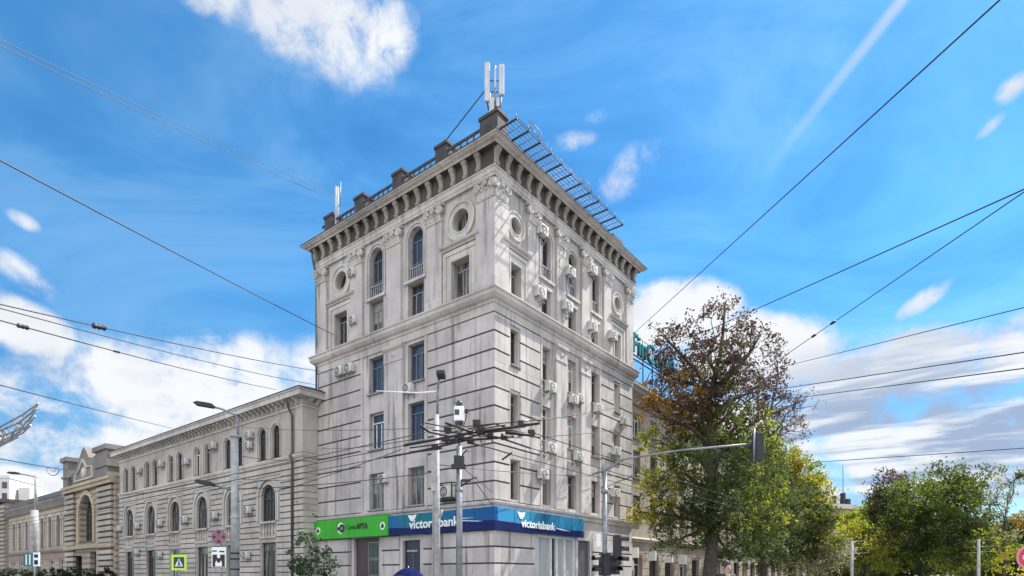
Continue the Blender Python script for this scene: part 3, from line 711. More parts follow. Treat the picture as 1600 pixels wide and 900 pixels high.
# ------------------------------------------------------------------ two-storey wing on the left
XW = -1.15
WY0, WY1 = 15.8, 48.7
wing = thing('wing_building', 'two storey grey rendered wing with paired arched windows beside the tower', 'building', loc2w(XW, WY0), ANG)
OFFW = (XW, WY0, 0)
fW = lambda s_, z, d: (-d, s_ - WY0, z)
bays = [20.2 + 5.16 * k for k in range(6)]
up, big, gnd = [], [], []
for c in bays:
    for o in (-.98, .84): up.append(arch_pts(c + o, .98, 10.02, 12.32))
    big.append(arch_pts(c, 1.95, 5.56, 8.18, 16)); gnd.append(rect_pts(c - .98, c + .98, .9, 4.02))
bal = [rect_pts(c - 1.0, c + 1.0, 4.46, 5.50) for c in bays]
mb = MB(); mb.panel(fW, rect_pts(WY0, WY1, 0, 13.2), up + big + gnd + bal, 0, .36)
mb.face([(0, 0, 0), (0, 0, 13.2), (12, 0, 13.2), (12, 0, 0)]); mb.face([(0, WY1 - WY0, 0), (0, WY1 - WY0, 13.2), (12, WY1 - WY0, 13.2), (12, WY1 - WY0, 0)])
mb.face([(.4, 0, 0), (.4, WY1 - WY0, 0), (.4, WY1 - WY0, 13.2), (.4, 0, 13.2)])
mb.build('wall', m_wing, wing)
mb = MB()
cut = [(c - 1.55, c + 1.55, 5.5, 8.8) for c in bays] + [(c - 1.12, c + 1.12, .5, 5.6) for c in bays]
courses(mb, fW, WY0, WY1, .6, 9.4, 21, cut, .075, .055, 9); mb.build('rusticated_course', m_wing, wing, bevel=.01); mb = MB()
fRet = lambda s_, z, d: (s_ - XW, -d, z)
mb = MB(); courses(mb, fW, WY0, WY1, .6, 9.4, 1, cut, 0.0, .012, 9); mb.build('joint', m_joint, wing); mb = MB()
courses(mb, fRet, XW - .05, -.07, .6, 9.4, 21, [], .075, .055, 10); mb.build('rusticated_course', m_wing, wing, bevel=.01); mb = MB()
mb.box(fW, WY0, WY1, 0, .58, -.01, .08)
mb.build('plinth', m_wing, wing)
def wring(prof, m, name):                                    # runs along the front and the short return
    mb = MB(); n = len(prof)
    cs = [((12, 0), (0, -1)), ((0, 0), (-1, -1)), ((0, WY1 - WY0), (-1, 0))]
    vs = [(p[0] + k[0] * d, p[1] + k[1] * d, z) for p, k in cs for d, z in prof]
    vs[:n] = [(1.15, -d, z) for d, z in prof]
    for a in (0, 1):
        mb.raw(vs[a * n:(a + 2) * n], [(i, n + i, n + i + 1, i + 1) for i in range(n - 1)])
    return mb.build(name, m, wing)
wring([(0, 9.42), (.08, 9.42), (.08, 9.62), (.16, 9.66), (.22, 9.78), (.22, 9.90), (0, 9.95)], m_wing_t, 'string_course')
cor = wring([(0, 13.05), (.10, 13.05), (.10, 13.22), (.18, 13.25), (.18, 13.62), (.75, 13.62), (.75, 13.58), (.82, 13.58), (.82, 13.86), (.92, 13.95), (.92, 14.02), (0, 14.2)], m_wing_t, 'cornice')
db = MB()
for k in range(int((WY1 - WY0) / .62)):
    if k == 0: db = MB()
    c = WY0 + .3 + k * .62; db.prism(fW, [(.17, 13.6), (.66, 13.6), (.66, 13.5), (.42, 13.40), (.30, 13.28), (.17, 13.26)], c - .13, c + .13)
db.build('dentil_row', m_wing_t, cor); db = MB()
for k in range(2):
    c = XW + .3 + k * .55; db.prism(fRet, [(.17, 13.6), (.66, 13.6), (.66, 13.5), (.42, 13.40), (.30, 13.28), (.17, 13.26)], c - .13, c + .13)
db.build('dentil_row', m_wing_t, cor)
mb = MB(); W_ = WY1 - WY0
mb.raw([(-.97, -.97, 14.025), (-.97, W_, 14.025), (-.97, W_, 14.07), (-.97, -.97, 14.07), (1.16, -.97, 14.025), (1.16, -.97, 14.07), (6, 1.5, 15.3), (6, W_, 15.3), (12, 0, 14.1), (12, W_, 14.1)],
       [(0, 1, 2, 3), (0, 3, 5, 4), (3, 2, 7, 6), (3, 6, 5), (6, 7, 9, 8), (5, 6, 8)])
mb.build('roof', m_roof, wing)
for i, c in enumerate(bays):
    for j, o in enumerate((-.98, .84)):
        w = window(wing, fW, up[2 * i + j], .22, rng.choice([m_frameb, m_frame, m_framew]), rng.choice([m_glass, m_glassb]), mull=[(.5, 0, .78)], trans=(.76,))
        sb = MB(); sb.band(fW, arch_pts(c + o, 1.42, 10.02, 12.54, 14), arch_pts(c + o, 1.22, 10.02, 12.44, 14), -.004, .09); sb.build('surround', m_wing_t, w)
    w = window(wing, fW, big[i], .24, m_frameb, m_glass if i < 1 else m_curt, mull=[(.3, 0, .62), (.5, 0, 1), (.7, 0, .62)], trans=(.62,))
    sb = MB(); sb.band(fW, arch_pts(c, 3.0, 5.52, 8.75, 18), arch_pts(c, 2.55, 5.52, 8.52, 18), -.004, .12); sb.band(fW, arch_pts(c, 2.2, 5.52, 8.32, 18), arch_pts(c, 1.97, 5.52, 8.19, 18), -.02, .06); sb.build('surround', m_wing_t, w)
    bb = MB(); bb.box(fW, c - 1.08, c + 1.08, 5.40, 5.54, -.22, .12); bb.box(fW, c - 1.08, c + 1.08, 4.32, 4.46, -.22, .12)
    bb.face([fW(a, z, -.25) for a, z in rect_pts(c - 1.0, c + 1.0, 4.46, 5.42)])
    for k in range(5):
        q = fW(c - .8 + k * .4, 4.46, -.08); bb.lathe(q, [(.085, 0), (.085, .08), (.05, .14), (.12, .36), (.10, .5), (.05, .76), (.085, .86), (.085, .95)], 8)
    bb.build('balustrade', m_wing_t, w)
    g = window(wing, fW, gnd[i], .24, [m_frameb, m_frame, m_frameb, m_framew, m_frameb, m_frameb][i], [m_curt, m_glass, m_curt, m_curt, m_glass, m_glass][i], mull=[(.33, 0, .8), (.67, 0, .8)], trans=(.8,), sill=.1)
mb = MB(); y_ = 16.9 - WY0
mb.tube([(-.75, y_ - .15, 13.6), (-.5, y_ - .05, 13.1), (-.16, y_, 12.6), (-.16, y_, 10.05), (-.33, y_, 9.8), (-.16, y_, 9.45), (-.16, y_, .3)], .085); mb.build('drain_pipe', m_pipe, wing)
mb = MB(); mb.box(fW, WY0, WY0 + .9, 10.0, 13.04, -.01, .07); mb.box(fRet, XW - .07, -.1, 10.0, 13.04, -.01, .05); mb.build('corner_pier', m_wing, wing)

# ------------------------------------------------------------------ striped brick hall further left
PY0, PY1, LY1 = 48.72, 64.2, 92.0
hall = thing('striped_brick_hall', 'striped yellow brick hall with gabled portal and a row of narrow arched windows', 'building', loc2w(XW, PY0), ANG)
fH = lambda s_, z, d: (-d, s_ - PY0, z)
mb = MB()
portal = arch_pts(57.3, 4.3, 5.42, 10.45, 18); pd = [rect_pts(54.2, 56.2, .3, 4.2), rect_pts(58.8, 61.6, .3, 3.9)]
mb.panel(fH, rect_pts(PY0, PY1, 0, 11.8), [portal] + pd, .35, .8)
mb.face([fH(PY0, 0, .35), fH(PY0, 11.8, .35), fH(PY0, 11.8, -11), fH(PY0, 0, -11)]); mb.face([fH(PY1, 0, .35), fH(PY1, 11.8, .35), fH(PY1, 11.8, -11), fH(PY1, 0, -11)])
la = [arch_pts(y, 1.25, 5.35, 9.0) for y in (64.9, 68.0, 71.6, 75.0, 78.6, 82.1, 85.5, 88.6)][1:]
la = [arch_pts(y, 1.3, 5.35, 9.0) for y in (65.6, 68.3, 71.7, 75.0, 78.6, 82.1, 85.5, 88.6)]
sh_ = [rect_pts(y, y + 2.2, .3, 3.6) for y in (66, 70, 75.2, 79.5, 84, 88)]
mb.panel(fH, rect_pts(PY1, LY1, 0, 10.4), la + sh_, 0, .35, 1)
mb.face([fH(PY0, 0, -.5), fH(LY1, 0, -.5), fH(LY1, 10.4, -.5), fH(PY0, 10.4, -.5)], 1)
mb.build('wall', [m_brick, m_brick2], hall)
m_band = M_stone('banded_stone', (.46, .40, .335), (.17, .13, .11), patch=.5, streak=.3)
for a, b_ in ((49.2, 53.4), (60.9, 63.9)):                    # banded pylons flanking the portal
    mb = MB()
    for k in range(19):
        z = .3 + k * .6
        mb.box(fH, a, b_, z, z + .40, .3, .62)
    mb.box(fH, a + .1, b_ - .1, 0, 11.7, .3, .46, 1)
    mb.build('banded_pylon', [m_band, m_joint], hall)
mb = MB()
mb.box(fH, PY0, PY1, 11.1, 11.5, .3, .8); mb.box(fH, PY0, PY1, 4.6, 5.0, .3, .75); mb.box(fH, PY0, PY1, 11.5, 11.8, .3, .95)
mb.band(fH, arch_pts(57.3, 5.6, 5.3, 11.08, 18), arch_pts(57.3, 4.5, 5.3, 10.55, 18), .345, .5)
mb.build('portal_trim', M_stone('portal_trim_stone', (.44, .36, .25), (.2, .15, .1), patch=.5, streak=.3), hall)
gp = [(53.6, 11.8), (61.6, 11.8), (62.2, 13.2), (61.0, 13.4), (60.0, 14.2), (58.6, 15.6), (57.9, 15.9), (57.2, 15.5), (56.3, 14.6), (55.2, 14.4), (53.6, 14.6)]
mb = MB(); mb.plate(fH, gp, -.5, .45)
gi = [(54.5, 12.2), (60.6, 12.2), (60.4, 13.0), (59.2, 13.5), (57.9, 14.6), (56.6, 13.6), (54.8, 13.5)]
m_gable = M_stone('gable_stone', (.23, .21, .195), (.13, .12, .11), patch=.7, streak=.6)
go = mb.build('gable', m_gable, hall)
mb = MB(); mb.band(fH, gi, [((a - 57.6) * .86 + 57.6, (z - 13.1) * .82 + 13.1) for a, z in gi], .449, .62); mb.lathe(fH(57.6, 13.0, .46), [(.001, .25), (.5, .2), (.62, .05), (.62, -.1)], 16, 0, (-1, 0, 0)); mb.build('relief', m_wing_t, go)
for a, b_, zt in ((49.9, 53.3, 15.1), (62.3, 64.1, 15.3)):
    mb = MB(); mb.box(fH, a, b_, 11.8, zt - .5, -.9, .7); mb.box(fH, a - .25, b_ + .25, zt - .5, zt, -1.1, .95); mb.box(fH, a - .15, b_ + .15, 12.9, 13.15, -1.0, .85); mb.build('turret', m_gable, hall)
w = window(hall, fH, portal, .38, m_frameb, m_glass, mull=[(.25, 0, .8), (.5, 0, 1), (.75, 0, .8)], trans=(.25, .62), inset=.15, thick=.1, bar=.14)
for q in pd: leaf = window(hall, fH, q, .2, m_frameb, m_glass, mull=[(.5, 0, 1)], trans=(.75,), name='door')
for q in la:
    c = (q[0][0] + q[1][0]) / 2
    w = window(hall, fH, q, .25, m_frameb, m_glass, mull=[(.5, 0, 1)], trans=(.7,))
    sb = MB(); sb.band(fH, arch_pts(c, 2.0, 5.3, 9.38, 14), arch_pts(c, 1.45, 5.3, 9.1, 14), -.004, .12); sb.build('surround', m_wing_t, w)
for q in sh_: window(hall, fH, q, .2, m_framew, m_curt, mull=[(.5, 0, 1)], trans=(.8,), name='shop_window')
mb = MB(); mb.prism(fH, [(-.01, 4.5), (.15, 4.5), (.25, 4.75), (-.01, 4.9)], PY1, LY1); mb.prism(fH, [(-.01, 10.1), (.2, 10.1), (.35, 10.5), (.55, 10.9), (.55, 11.15), (-.01, 11.3)], PY1, LY1); mb.build('cornice', M_stone('dark_eave_stone', (.26, .235, .21), (.08, .07, .06), patch=.7, streak=.6), hall)
mb = MB(); mb.box(fH, PY1 + .05, LY1, 3.7, 4.45, -.01, .06); mb.build('shop_fascia', m_lintel, hall)
mb = MB(); mb.raw([fH(PY1, 11.2, .6), fH(LY1, 11.2, .6), fH(LY1, 12.3, -.6), fH(PY1, 12.3, -.6), fH(LY1, 13, -11), fH(PY1, 13, -11)], [(0, 1, 2, 3), (3, 2, 4, 5)]); mb.build('roof', m_dark, hall)
far = thing('banded_corner_house', 'dark banded stone house at the far left edge', 'building', loc2w(XW, 92.05), ANG)
mb = MB(); fF = lambda s_, z, d: (-d, s_, z)
mb.box(fF, 0, 22, 0, 12.4, -11, .2)
for k in range(20): mb.box(fF, -.05, 22, .2 + k * .6, .6 + k * .6, .1, .55)
mb.build('wall', M_stone('dark_banded_stone', (.40, .35, .30), (.15, .12, .1), patch=.5, streak=.3), far)
mb = MB(); mb.box(fF, -.3, 22.2, 12.4, 12.9, -11.3, .9); mb.build('cornice', m_dark, far)
blk = thing('apartment_block', 'pale concrete apartment tower rising behind the banded house', 'building', at(6, 900, 150) * 1 - Vector((0, 0, 1.6)), .2)
mb = MB(); mb.box(XYZ, -10, 1.2, 0, 14, 0, 26.5); mb.box(XYZ, 1.6, 4.2, 3, 14, 0, 24.6); mb.box(XYZ, -10.2, 1.4, -.2, 14.2, 26.5, 27.2); mb.build('wall', m_pale, blk)
for i in range(3):
    for k in range(9):
        g = MB(); g.box(XYZ, -4.2 + i * 1.9, -3.1 + i * 1.9, -.06, .05, 1.5 + k * 2.8, 3.1 + k * 2.8); g.build('window', m_glass, blk)

# ------------------------------------------------------------------ street front beyond the tower on the right
SX0, SX1, SY = 15.85, 78.0, .95
stb = thing('street_building', 'brownish four storey street front behind the trees, right of the tower', 'building', loc2w(SX0, SY), ANG)
fS = lambda s_, z, d: (s_ - SX0, -d, z)
cols = [18.6 + 3.05 * k for k in range(19)]
hs, gs = [], []
for c in cols:
    for z0, z1 in ((5.9, 7.9), (9.3, 11.4), (12.4, 14.3)): hs.append(rect_pts(c - .62, c + .62, z0, z1))
    gs.append(rect_pts(c - .85, c + .85, .05, 3.1))
mb = MB(); mb.panel(fS, rect_pts(SX0, SX1, 0, 15.6), hs + gs, 0, .35)
mb.face([fS(SX0, 0, -.6), fS(SX1, 0, -.6), fS(SX1, 15.6, -.6), fS(SX0, 15.6, -.6)]); mb.box(fS, SX1 - .3, SX1, 0, 15.6, -12, -.01)
for k in range(7):
    a = SX0 + .2 + k * 9.15; mb.box(fS, a, a + .8, 4.6, 15.0, -.01, .22)
mb.build('wall', m_street, stb)
mb = MB(); courses(mb, fS, SX0, SX1, .4, 4.0, 6, [(c - .9, c + .9, 0, 3.3) for c in cols], .05, .05, 31); mb.build('rusticated_courses', m_street, stb)
mb = MB(); mb.prism(fS, [(-.01, 14.9), (.2, 14.9), (.3, 15.3), (.75, 15.6), (.75, 15.75), (.9, 15.95), (.9, 16.15), (-.01, 16.4)], SX0, SX1); mb.prism(fS, [(-.01, 4.25), (.15, 4.25), (.3, 4.5), (-.01, 4.65)], SX0, SX1); mb.build('cornice', m_street, stb)
mb = MB(); mb.raw([fS(SX0, 16.2, .9), fS(SX1, 16.2, .9), fS(SX1, 18.0, -4), fS(SX0, 18.0, -4), fS(SX1, 17, -12), fS(SX0, 17, -12)], [(0, 1, 2, 3), (3, 2, 4, 5)]); mb.build('roof', m_roof, stb)
for q in hs: window(stb, fS, q, .25, rng.choice([m_framew, m_frameb, m_frame]), rng.choice([m_glass, m_curt]), mull=[(.5, 0, .75)], trans=(.75,), sill=.14)
for i, q in enumerate(gs): window(stb, fS, q, .3, m_brown if i % 3 else m_framew, m_glass, mull=[(.5, 0, .8)], trans=(.8,), name='shop_door')
# roof sign
rs = thing('roof_sign', 'teal lettering on an open steel rack above the street front roof', 'sign', loc2w(18.4, 2.3), ANG)
mb = MB()
fG = lambda s_, z, d: (s_ - 18.4, -d, z)
for k in range(13):
    s_ = 18.7 + k * 1.9
    mb.tube([fG(s_, 17.0, 0), fG(s_, 21.6, 0)], .05, 6); mb.tube([fG(s_, 19.6, 0), fG(s_ + .0, 17.4, -1.6)], .04, 6)
    if k < 12: mb.tube([fG(s_, 17.4, 0), fG(s_ + 1.9, 19.6, 0)], .025, 5)
for z in (19.55, 19.9, 21.55): mb.tube([fG(18.4, z, 0), fG(41.8, z, 0)], .06 if z < 21 else .03, 6)
mb.build('rack', m_black, rs)
tx = text_mesh('lettering', 'FinComBank', 2.3, m_teal, .12, .012); text_on(tx, rs, fG(20.1, 19.98, .15), (1, 0, 0), (0, 0, 1))

# ------------------------------------------------------------------ signs on the tower
bs = thing('bank_sign', 'long blue bank sign reading victoriabank wrapped around the building corner', 'sign', CORNER, ANG)
mb = MB(); mb.box(XYZ, -.30, -.06, -.30, 8.03, 4.04, 5.22); mb.build('left_panel', m_bankL, bs)
mb = MB(); mb.box(XYZ, -.058, 8.55, -.30, -.06, 4.04, 5.20); mb.build('right_panel', m_bankR, bs)
mb = MB(); fl, fr = faceL(-.30), faceR(-.30)
mb.plate(fl, [(-.31, 4.03), (8.03, 4.03), (8.03, 4.50), (6.0, 4.42), (3.5, 4.44), (1.8, 4.60), (-.31, 4.50)], -.05, .006)
mb.plate(fr, [(-.31, 4.03), (8.56, 4.03), (8.56, 4.44), (5.4, 4.40), (3.5, 4.34), (1.6, 4.48), (-.31, 4.50)], -.05, .006); mb.build('navy_band', m_navy, bs)
mb = MB()
mb.plate(fl, [(2.0, 4.62), (.5, 4.50), (.9, 4.50), (2.0, 4.58)], 0, .012); mb.plate(fl, [(2.1, 4.70), (1.0, 4.72), (2.1, 4.74)], 0, .012)
mb.plate(fr, [(5.4, 4.46), (7.0, 4.34), (6.2, 4.34), (5.4, 4.41)], 0, .012); mb.build('white_swoosh', m_whitep, bs)
tx = text_mesh('lettering', 'victoriabank', .74, m_whitep, .015, .012); text_on(tx, bs, fl(6.18, 4.36, .03), (0, -1, 0), (0, 0, 1))
tx.data.transform(Matrix.Scale((6.18 - 2.2) / max(v.co.x for v in tx.data.vertices), 4, (1, 0, 0)))
tx = text_mesh('lettering', 'victoriabank', .62, m_whitep, .015, .014); text_on(tx, bs, fr(1.95, 4.30, .03), (1, 0, 0), (0, 0, 1))
tx.data.transform(Matrix.Scale((5.25 - 1.95) / max(v.co.x for v in tx.data.vertices), 4, (1, 0, 0)))
def logo(fm, c, z, w, sgn):
    mb = MB(); k = w / 2
    pts = [(c - k * sgn, z + .19), (c - k * .4 * sgn, z + .16), (c + k * .2 * sgn, z + .15), (c + k * sgn, z + .20), (c + k * .75 * sgn, z - .02), (c + k * .2 * sgn, z - .20), (c - k * .3 * sgn, z - .17), (c - k * .75 * sgn, z + .02)]
    mb.plate(fm, pts, 0, .03); return mb.build('logo', m_whitep, bs)
for k in range(1, 6):
    mb = MB(); y = -.3 + k * 1.39; mb.box(XYZ, -.309, -.29, y - .008, y + .008, 4.05, 5.21); mb.build('seam', m_navy, bs)
    mb = MB(); x = -.06 + k * 1.43; mb.box(XYZ, x - .008, x + .008, -.309, -.29, 4.05, 5.19); mb.build('seam', m_navy, bs)
logo(fl, 5.95, 4.98, .72, -1); logo(fr, 1.95, 4.92, .70, 1)
gsn = thing('shop_sign', 'bright green shop sign with a round black and white logo', 'sign', CORNER, ANG)
mb = MB(); mb.box(XYZ, -.36, -.06, 8.06, 15.72, 4.06, 5.30); mb.build('panel', m_signg, gsn, bevel=.02)
fl = faceL(-.36)
for k in range(1, 6):
    mb = MB(); y = 8.06 + k * 1.277; mb.box(XYZ, -.363, -.35, y - .008, y + .008, 4.08, 5.28); mb.build('seam', m_pipe, gsn)
def disc(fm, c, z, r, d, m, nm, n=24):
    mb = MB(); mb.plate(fm, circ_pts(c, z, r, n), 0, d); return mb.build(nm, m, gsn)
disc(fl, 12.72, 4.72, .36, .012, m_whitep, 'logo'); disc(fl, 12.62, 4.70, .29, .018, m_black, 'logo_ring'); disc(fl, 12.62, 4.70, .12, .024, m_frame, 'logo_centre'); disc(fl, 12.98, 4.70, .12, .018, m_black, 'logo_ring')
for c in (15.25, 8.55):
    disc(fl, c, 4.66, .24, .012, m_whitep, 'emblem'); 
    mb = MB(); mb.plate(fl, [(c + .16, 4.54), (c - .16, 4.54), (c - .12, 4.72), (c, 4.84), (c + .10, 4.74)], 0, .02); mb.build('emblem_figure', m_black, gsn)
tx = text_mesh('lettering', 'Covia', .42, m_black, .01); text_on(tx, gsn, fl(12.15, 4.60, .012), (0, -1, 0), (0, 0, 1))
tx = text_mesh('lettering', 'APTA', .46, m_black, .01, .025); text_on(tx, gsn, fl(11.1, 4.60, .012), (0, -1, 0), (0, 0, 1))
oval = thing('oval_plaque', 'pale oval plaque on the banded stone right of the traffic signal', 'plaque', loc2w(16.9, .95, 2.45), ANG)
mb = MB(); mb.plate(lambda a, z, d: (a, -d, z), [(1.0 * math.cos(t * math.pi / 14), .62 * math.sin(t * math.pi / 14)) for t in range(28)], .04, .14); mb.build('board', M_plain('plaque_grey', (.36, .35, .35), .6, 0, .15, 3), oval)
mb = MB(); mb.plate(lambda a, z, d: (a, -d, z), [(.22 * math.cos(t * math.pi / 7), .24 + .1 * math.sin(t * math.pi / 7)) for t in range(14)], .14, .16); mb.build('emblem', m_black, oval)

# ------------------------------------------------------------------ air conditioners
def make_ac():
    t = thing('air_conditioner', 'white air conditioner', 'air conditioner')
    mb = MB(); mb.box(XYZ, -.42, .42, -.46, -.14, -.29, .29); mb.build('casing', m_ac, t, bevel=.025)
    mb = MB(); mb.lathe((-.08, -.455, 0), [(.255, 0), (.255, .022), (.215, .022), (.215, .006), (.001, .006)], 20, 0, (0, -1, 0)); g = mb.build('fan_grille', m_acd, t)
    mb = MB(); mb.lathe((-.08, -.462, 0), [(.06, 0), (.06, .014), (.001, .014)], 12, 0, (0, -1, 0))
    for r in (.10, .145, .19): mb.lathe((-.08, -.462, 0), [(r - .008, 0), (r - .008, .012), (r + .008, .012), (r + .008, 0)], 20, 0, (0, -1, 0))
    mb.build('fan_guard', m_ac, g)
    for x in (-.3, .3):
        mb = MB(); mb.box(XYZ, x - .02, x + .02, -.46, 0, -.33, -.292); mb.box(XYZ, x - .02, x + .02, -.03, 0, -.6, -.33); mb.tube([(x, -.44, -.33), (x, -.02, -.58)], .014, 5); mb.build('bracket', m_steel, t)
    mb = MB(); mb.tube([(.42, -.2, -.1), (.52, -.16, -.14), (.54, -.03, -.3), (.53, .02, -.5)], .022, 6); mb.build('hose', m_ac, t)
    return t
ac0 = make_ac(); ac_n = [0]
AF = {'R': (0.0, ANG), 'L': (0.0, ANG - math.pi / 2), 'W': (XW, ANG - math.pi / 2)}
def place_ac(face, s_, z, label, scale=1.0, d=.0):
    t = ac0 if ac_n[0] == 0 else copy_tree(ac0)
    ac_n[0] += 1
    x0, rz = AF[face]
    t.location = loc2w(s_, -d, z) if face == 'R' else loc2w(x0 - d, s_, z)
    t.rotation_euler = (0, 0, rz); t.scale = (scale,) * 3
    t['label'] = label; t['group'] = 'air conditioners on the facades'
ACS = [
 ('L', 11.72, 21.15, 'air conditioner beside the round window at the far end of the shaded face', .8),
 ('L', 11.60, 18.05, 'air conditioner below the far round window, beside its framed window on the shaded face', .8),
 ('L', 12.97, 15.05, 'left one of two air conditioners under the string course at the far shaded corner', .95),
 ('L', 11.93, 15.02, 'right one of two air conditioners under the string course at the far shaded corner', .95),
 ('L', 6.35, 12.62, 'air conditioner under the blue fourth floor window right of the shaded face pier', .9),
 ('L', 8.55, 7.55, 'air conditioner on the lower pier between the two second floor shaded windows', .9),
 ('L', 3.10, 6.25, 'air conditioner in the dark cage just above the blue bank sign, behind the poles', 1.1),
 ('R', 3.98, 21.45, 'air conditioner covering the top of the first arched window on the sunlit face', 1.0),
 ('R', 3.75, 17.80, 'air conditioner beside the small window under the first sunlit arched window', 1.0),
 ('R', 6.98, 20.30, 'air conditioner half way up the middle arched window on the sunlit face', .95),
 ('R', 6.60, 18.05, 'air conditioner left of the small window under the middle sunlit arch', 1.0),
 ('R', 9.60, 21.50, 'air conditioner at the top of the third arched window on the sunlit face', 1.0),
 ('R', 9.62, 17.80, 'air conditioner over the small window under the third sunlit arch', 1.0),
 ('R', 12.35, 18.10, 'air conditioner beside the framed window at the far sunlit corner', 1.0),
 ('R', 4.80, 12.66, 'air conditioner below the fourth floor window left of the first sunlit pier', 1.0),
 ('R', 7.35, 12.55, 'left of two air conditioners under the fourth floor window between sunlit piers', .9),
 ('R', 8.10, 12.80, 'right of two air conditioners under the fourth floor window between sunlit piers', .85),
 ('R', 10.35, 12.66, 'air conditioner below the fourth floor window right of the second sunlit pier', .95),
 ('R', 4.80, 9.10, 'air conditioner below the third floor window left of the first sunlit pier', 1.0),
 ('R', 7.90, 9.10, 'air conditioner below the third floor window between the sunlit piers', .95),
 ('R', 12.85, 10.25, 'air conditioner beside the third floor window at the far end of the sunlit face', 1.0),
 ('R', 14.10, 12.60, 'air conditioner right of the fourth floor window at the far sunlit end', .9),
 ('R', 12.70, 7.35, 'air conditioner left of the second floor window at the far sunlit end', 1.0),
 ('R', 4.05, 7.45, 'air conditioner at the top left of the second floor window by the sunlit pier', .95),
 ('W', 22.65, 6.50, 'air conditioner between the two nearest big arched windows of the grey wing', .95),
 ('W', 27.90, 6.45, 'air conditioner between the second and third big arches of the wing', .95),
 ('W', 33.20, 6.40, 'air conditioner between the third and fourth big arches of the wing', .95),
 ('W', 38.30, 6.40, 'air conditioner between the fourth and fifth big arches of the wing', .95),
 ('W', 43.50, 6.40, 'air conditioner between the fifth and last big arches of the wing', .95),
 ('W', 47.95, 6.40, 'air conditioner beside the farthest big arch of the wing', .95),
 ('W', 22.50, 12.05, 'upper one of two stacked air conditioners on the wing behind the lamp post', .85),
 ('W', 22.55, 11.30, 'lower one of two stacked air conditioners on the wing behind the lamp post', .85),
 ('W', 28.15, 12.05, 'air conditioner right of the third pair of top floor wing windows', .9),
 ('W', 33.0, 11.35, 'air conditioner between the third and fourth window pairs of the wing top floor', .9),
 ('W', 38.1, 11.75, 'air conditioner beside the fifth pair of top floor wing windows', .9),
 ('W', 43.1, 11.70, 'air conditioner beside the farthest pair of top floor wing windows', .9),
 ('W', 22.85, 3.15, 'air conditioner low on the wing left of the nearest ground floor window', .9),
 ('W', 38.35, 3.55, 'air conditioner low on the wing by the fifth ground floor window', .9),
 ('W', 43.6, 3.95, 'air conditioner low on the wing by the farthest ground floor window', .9)]
for f_, s_, z, lb, sc in ACS: place_ac(f_, s_, z, ('white ' + lb), sc, .03)
cage = thing('equipment_cage', 'dark steel cage around an air conditioner above the blue bank sign', 'cage', loc2w(0, 3.1, 6.25), ANG - math.pi / 2)
mb = MB()
for x in (-.62, .62):
    for z in (-.45, .45): mb.box(XYZ, x - .03, x + .03, -.62, -.02, z - .03, z + .03)
    for y in (-.62, -.05): mb.box(XYZ, x - .03, x + .03, y - .03, y + .03, -.42, .42)
for z in (-.45, .45): mb.box(XYZ, -.59, .59, -.65, -.59, z - .03, z + .03)
mb.box(XYZ, -.59, .59, -.6, 0, -.49, -.451); mb.build('bars', m_black, cage)

# ------------------------------------------------------------------ roof equipment
m_ant = M_plain('antenna_grey', (.46, .47, .50), .45, 0, .15, 2)
mast = thing('antenna_mast', 'white mobile phone mast with three panel antennas on the roof corner', 'antenna', loc2w(-.35, -.35, 25.52), 0); mast.scale = (.95, .95, .96)
mb = MB(); mb.tube([(0, 0, -.1), (0, 0, 2.55)], .06, 10); mb.tube([(-.28, .1, -.1), (-.28, .1, 1.2)], .045, 8); mb.tube([(.3, -.05, -.1), (.3, -.05, 1.6)], .045, 8); mb.build('pole', m_steel, mast)
for x, y, z0, z1, w in ((-.42, -.05, .55, 2.65, .145), (.36, -.1, .85, 2.5, .145), (.02, -.12, 1.2, 2.3, .06)):
    mb = MB(); mb.box(XYZ, x - w, x + w, y - .12, y + .08, z0, z1); mb.build('panel_antenna', m_ant, mast, bevel=.055)
mb = MB(); mb.box(XYZ, -.3, -.04, -.15, .05, -.05, .75); mb.box(XYZ, .08, .24, -.12, .05, .3, .75); mb.build('radio_unit', m_ac, mast, bevel=.02)
mb = MB(); mb.tube([(-.42, 0, .56), (-.36, 0, .2), (-.1, 0, .05), (-.1, 0, -.1)], .03, 6); mb.tube([(.36, 0, .86), (.3, .02, .4), (.12, 0, .1), (.1, 0, -.1)], .025, 6)
for z in (.35, 1.15, 1.75): mb.tube([(-.42, 0, z), (.36, 0, z)], .025, 6)
mb.build('cabling', m_black, mast)
mb = MB(); mb.tube([loc2w(-.5, -.05, 27.0), loc2w(-.5, 3.2, 25.5)], .03, 6); tag(mb.build('guy_cable', m_black), 'dark guy cable slanting from the roof mast down to the parapet', 'cable')
rod = thing('whip_antenna', 'slim white antenna post near the left end of the parapet', 'antenna', loc2w(-.4, 13.1, 24.95), 0)
mb = MB(); mb.tube([(0, 0, -.5), (0, 0, 2.2)], .13, 10); mb.build('post', m_ant, rod)
mb = MB(); mb.tube([(.12, 0, 1.0), (.24, 0, 1.0), (.24, 0, 2.55)], .03, 6); mb.build('rod', m_steel, rod)
m_lat = M_plain('weathered_lattice_steel', (.16, .18, .21), .5, .5, .35, 4)
rack = thing('roof_walkway', 'projecting steel sign frame like a ladder along the sunlit roof edge', 'frame', CORNER, ANG)
zr = 24.42
mb = MB(); X0, X1, n = -.5, 10.8, 11
for y in (-.85, -1.85): mb.tube([(X0, y, zr), (X1, y, zr)], .026, 6)
mb.tube([(X0, -1.85, zr + .14), (X1, -1.85, zr + .14)], .018, 6); mb.build('long_rail', m_lat, rack)
mb = MB()
for k in range(n + 1):
    x = X0 + (X1 - X0) * k / n; mb.box(XYZ, x - .032, x + .032, -1.92, -.1, zr - .04, zr + .045)
mb.build('cross_bar', m_black, rack)
mb = MB()
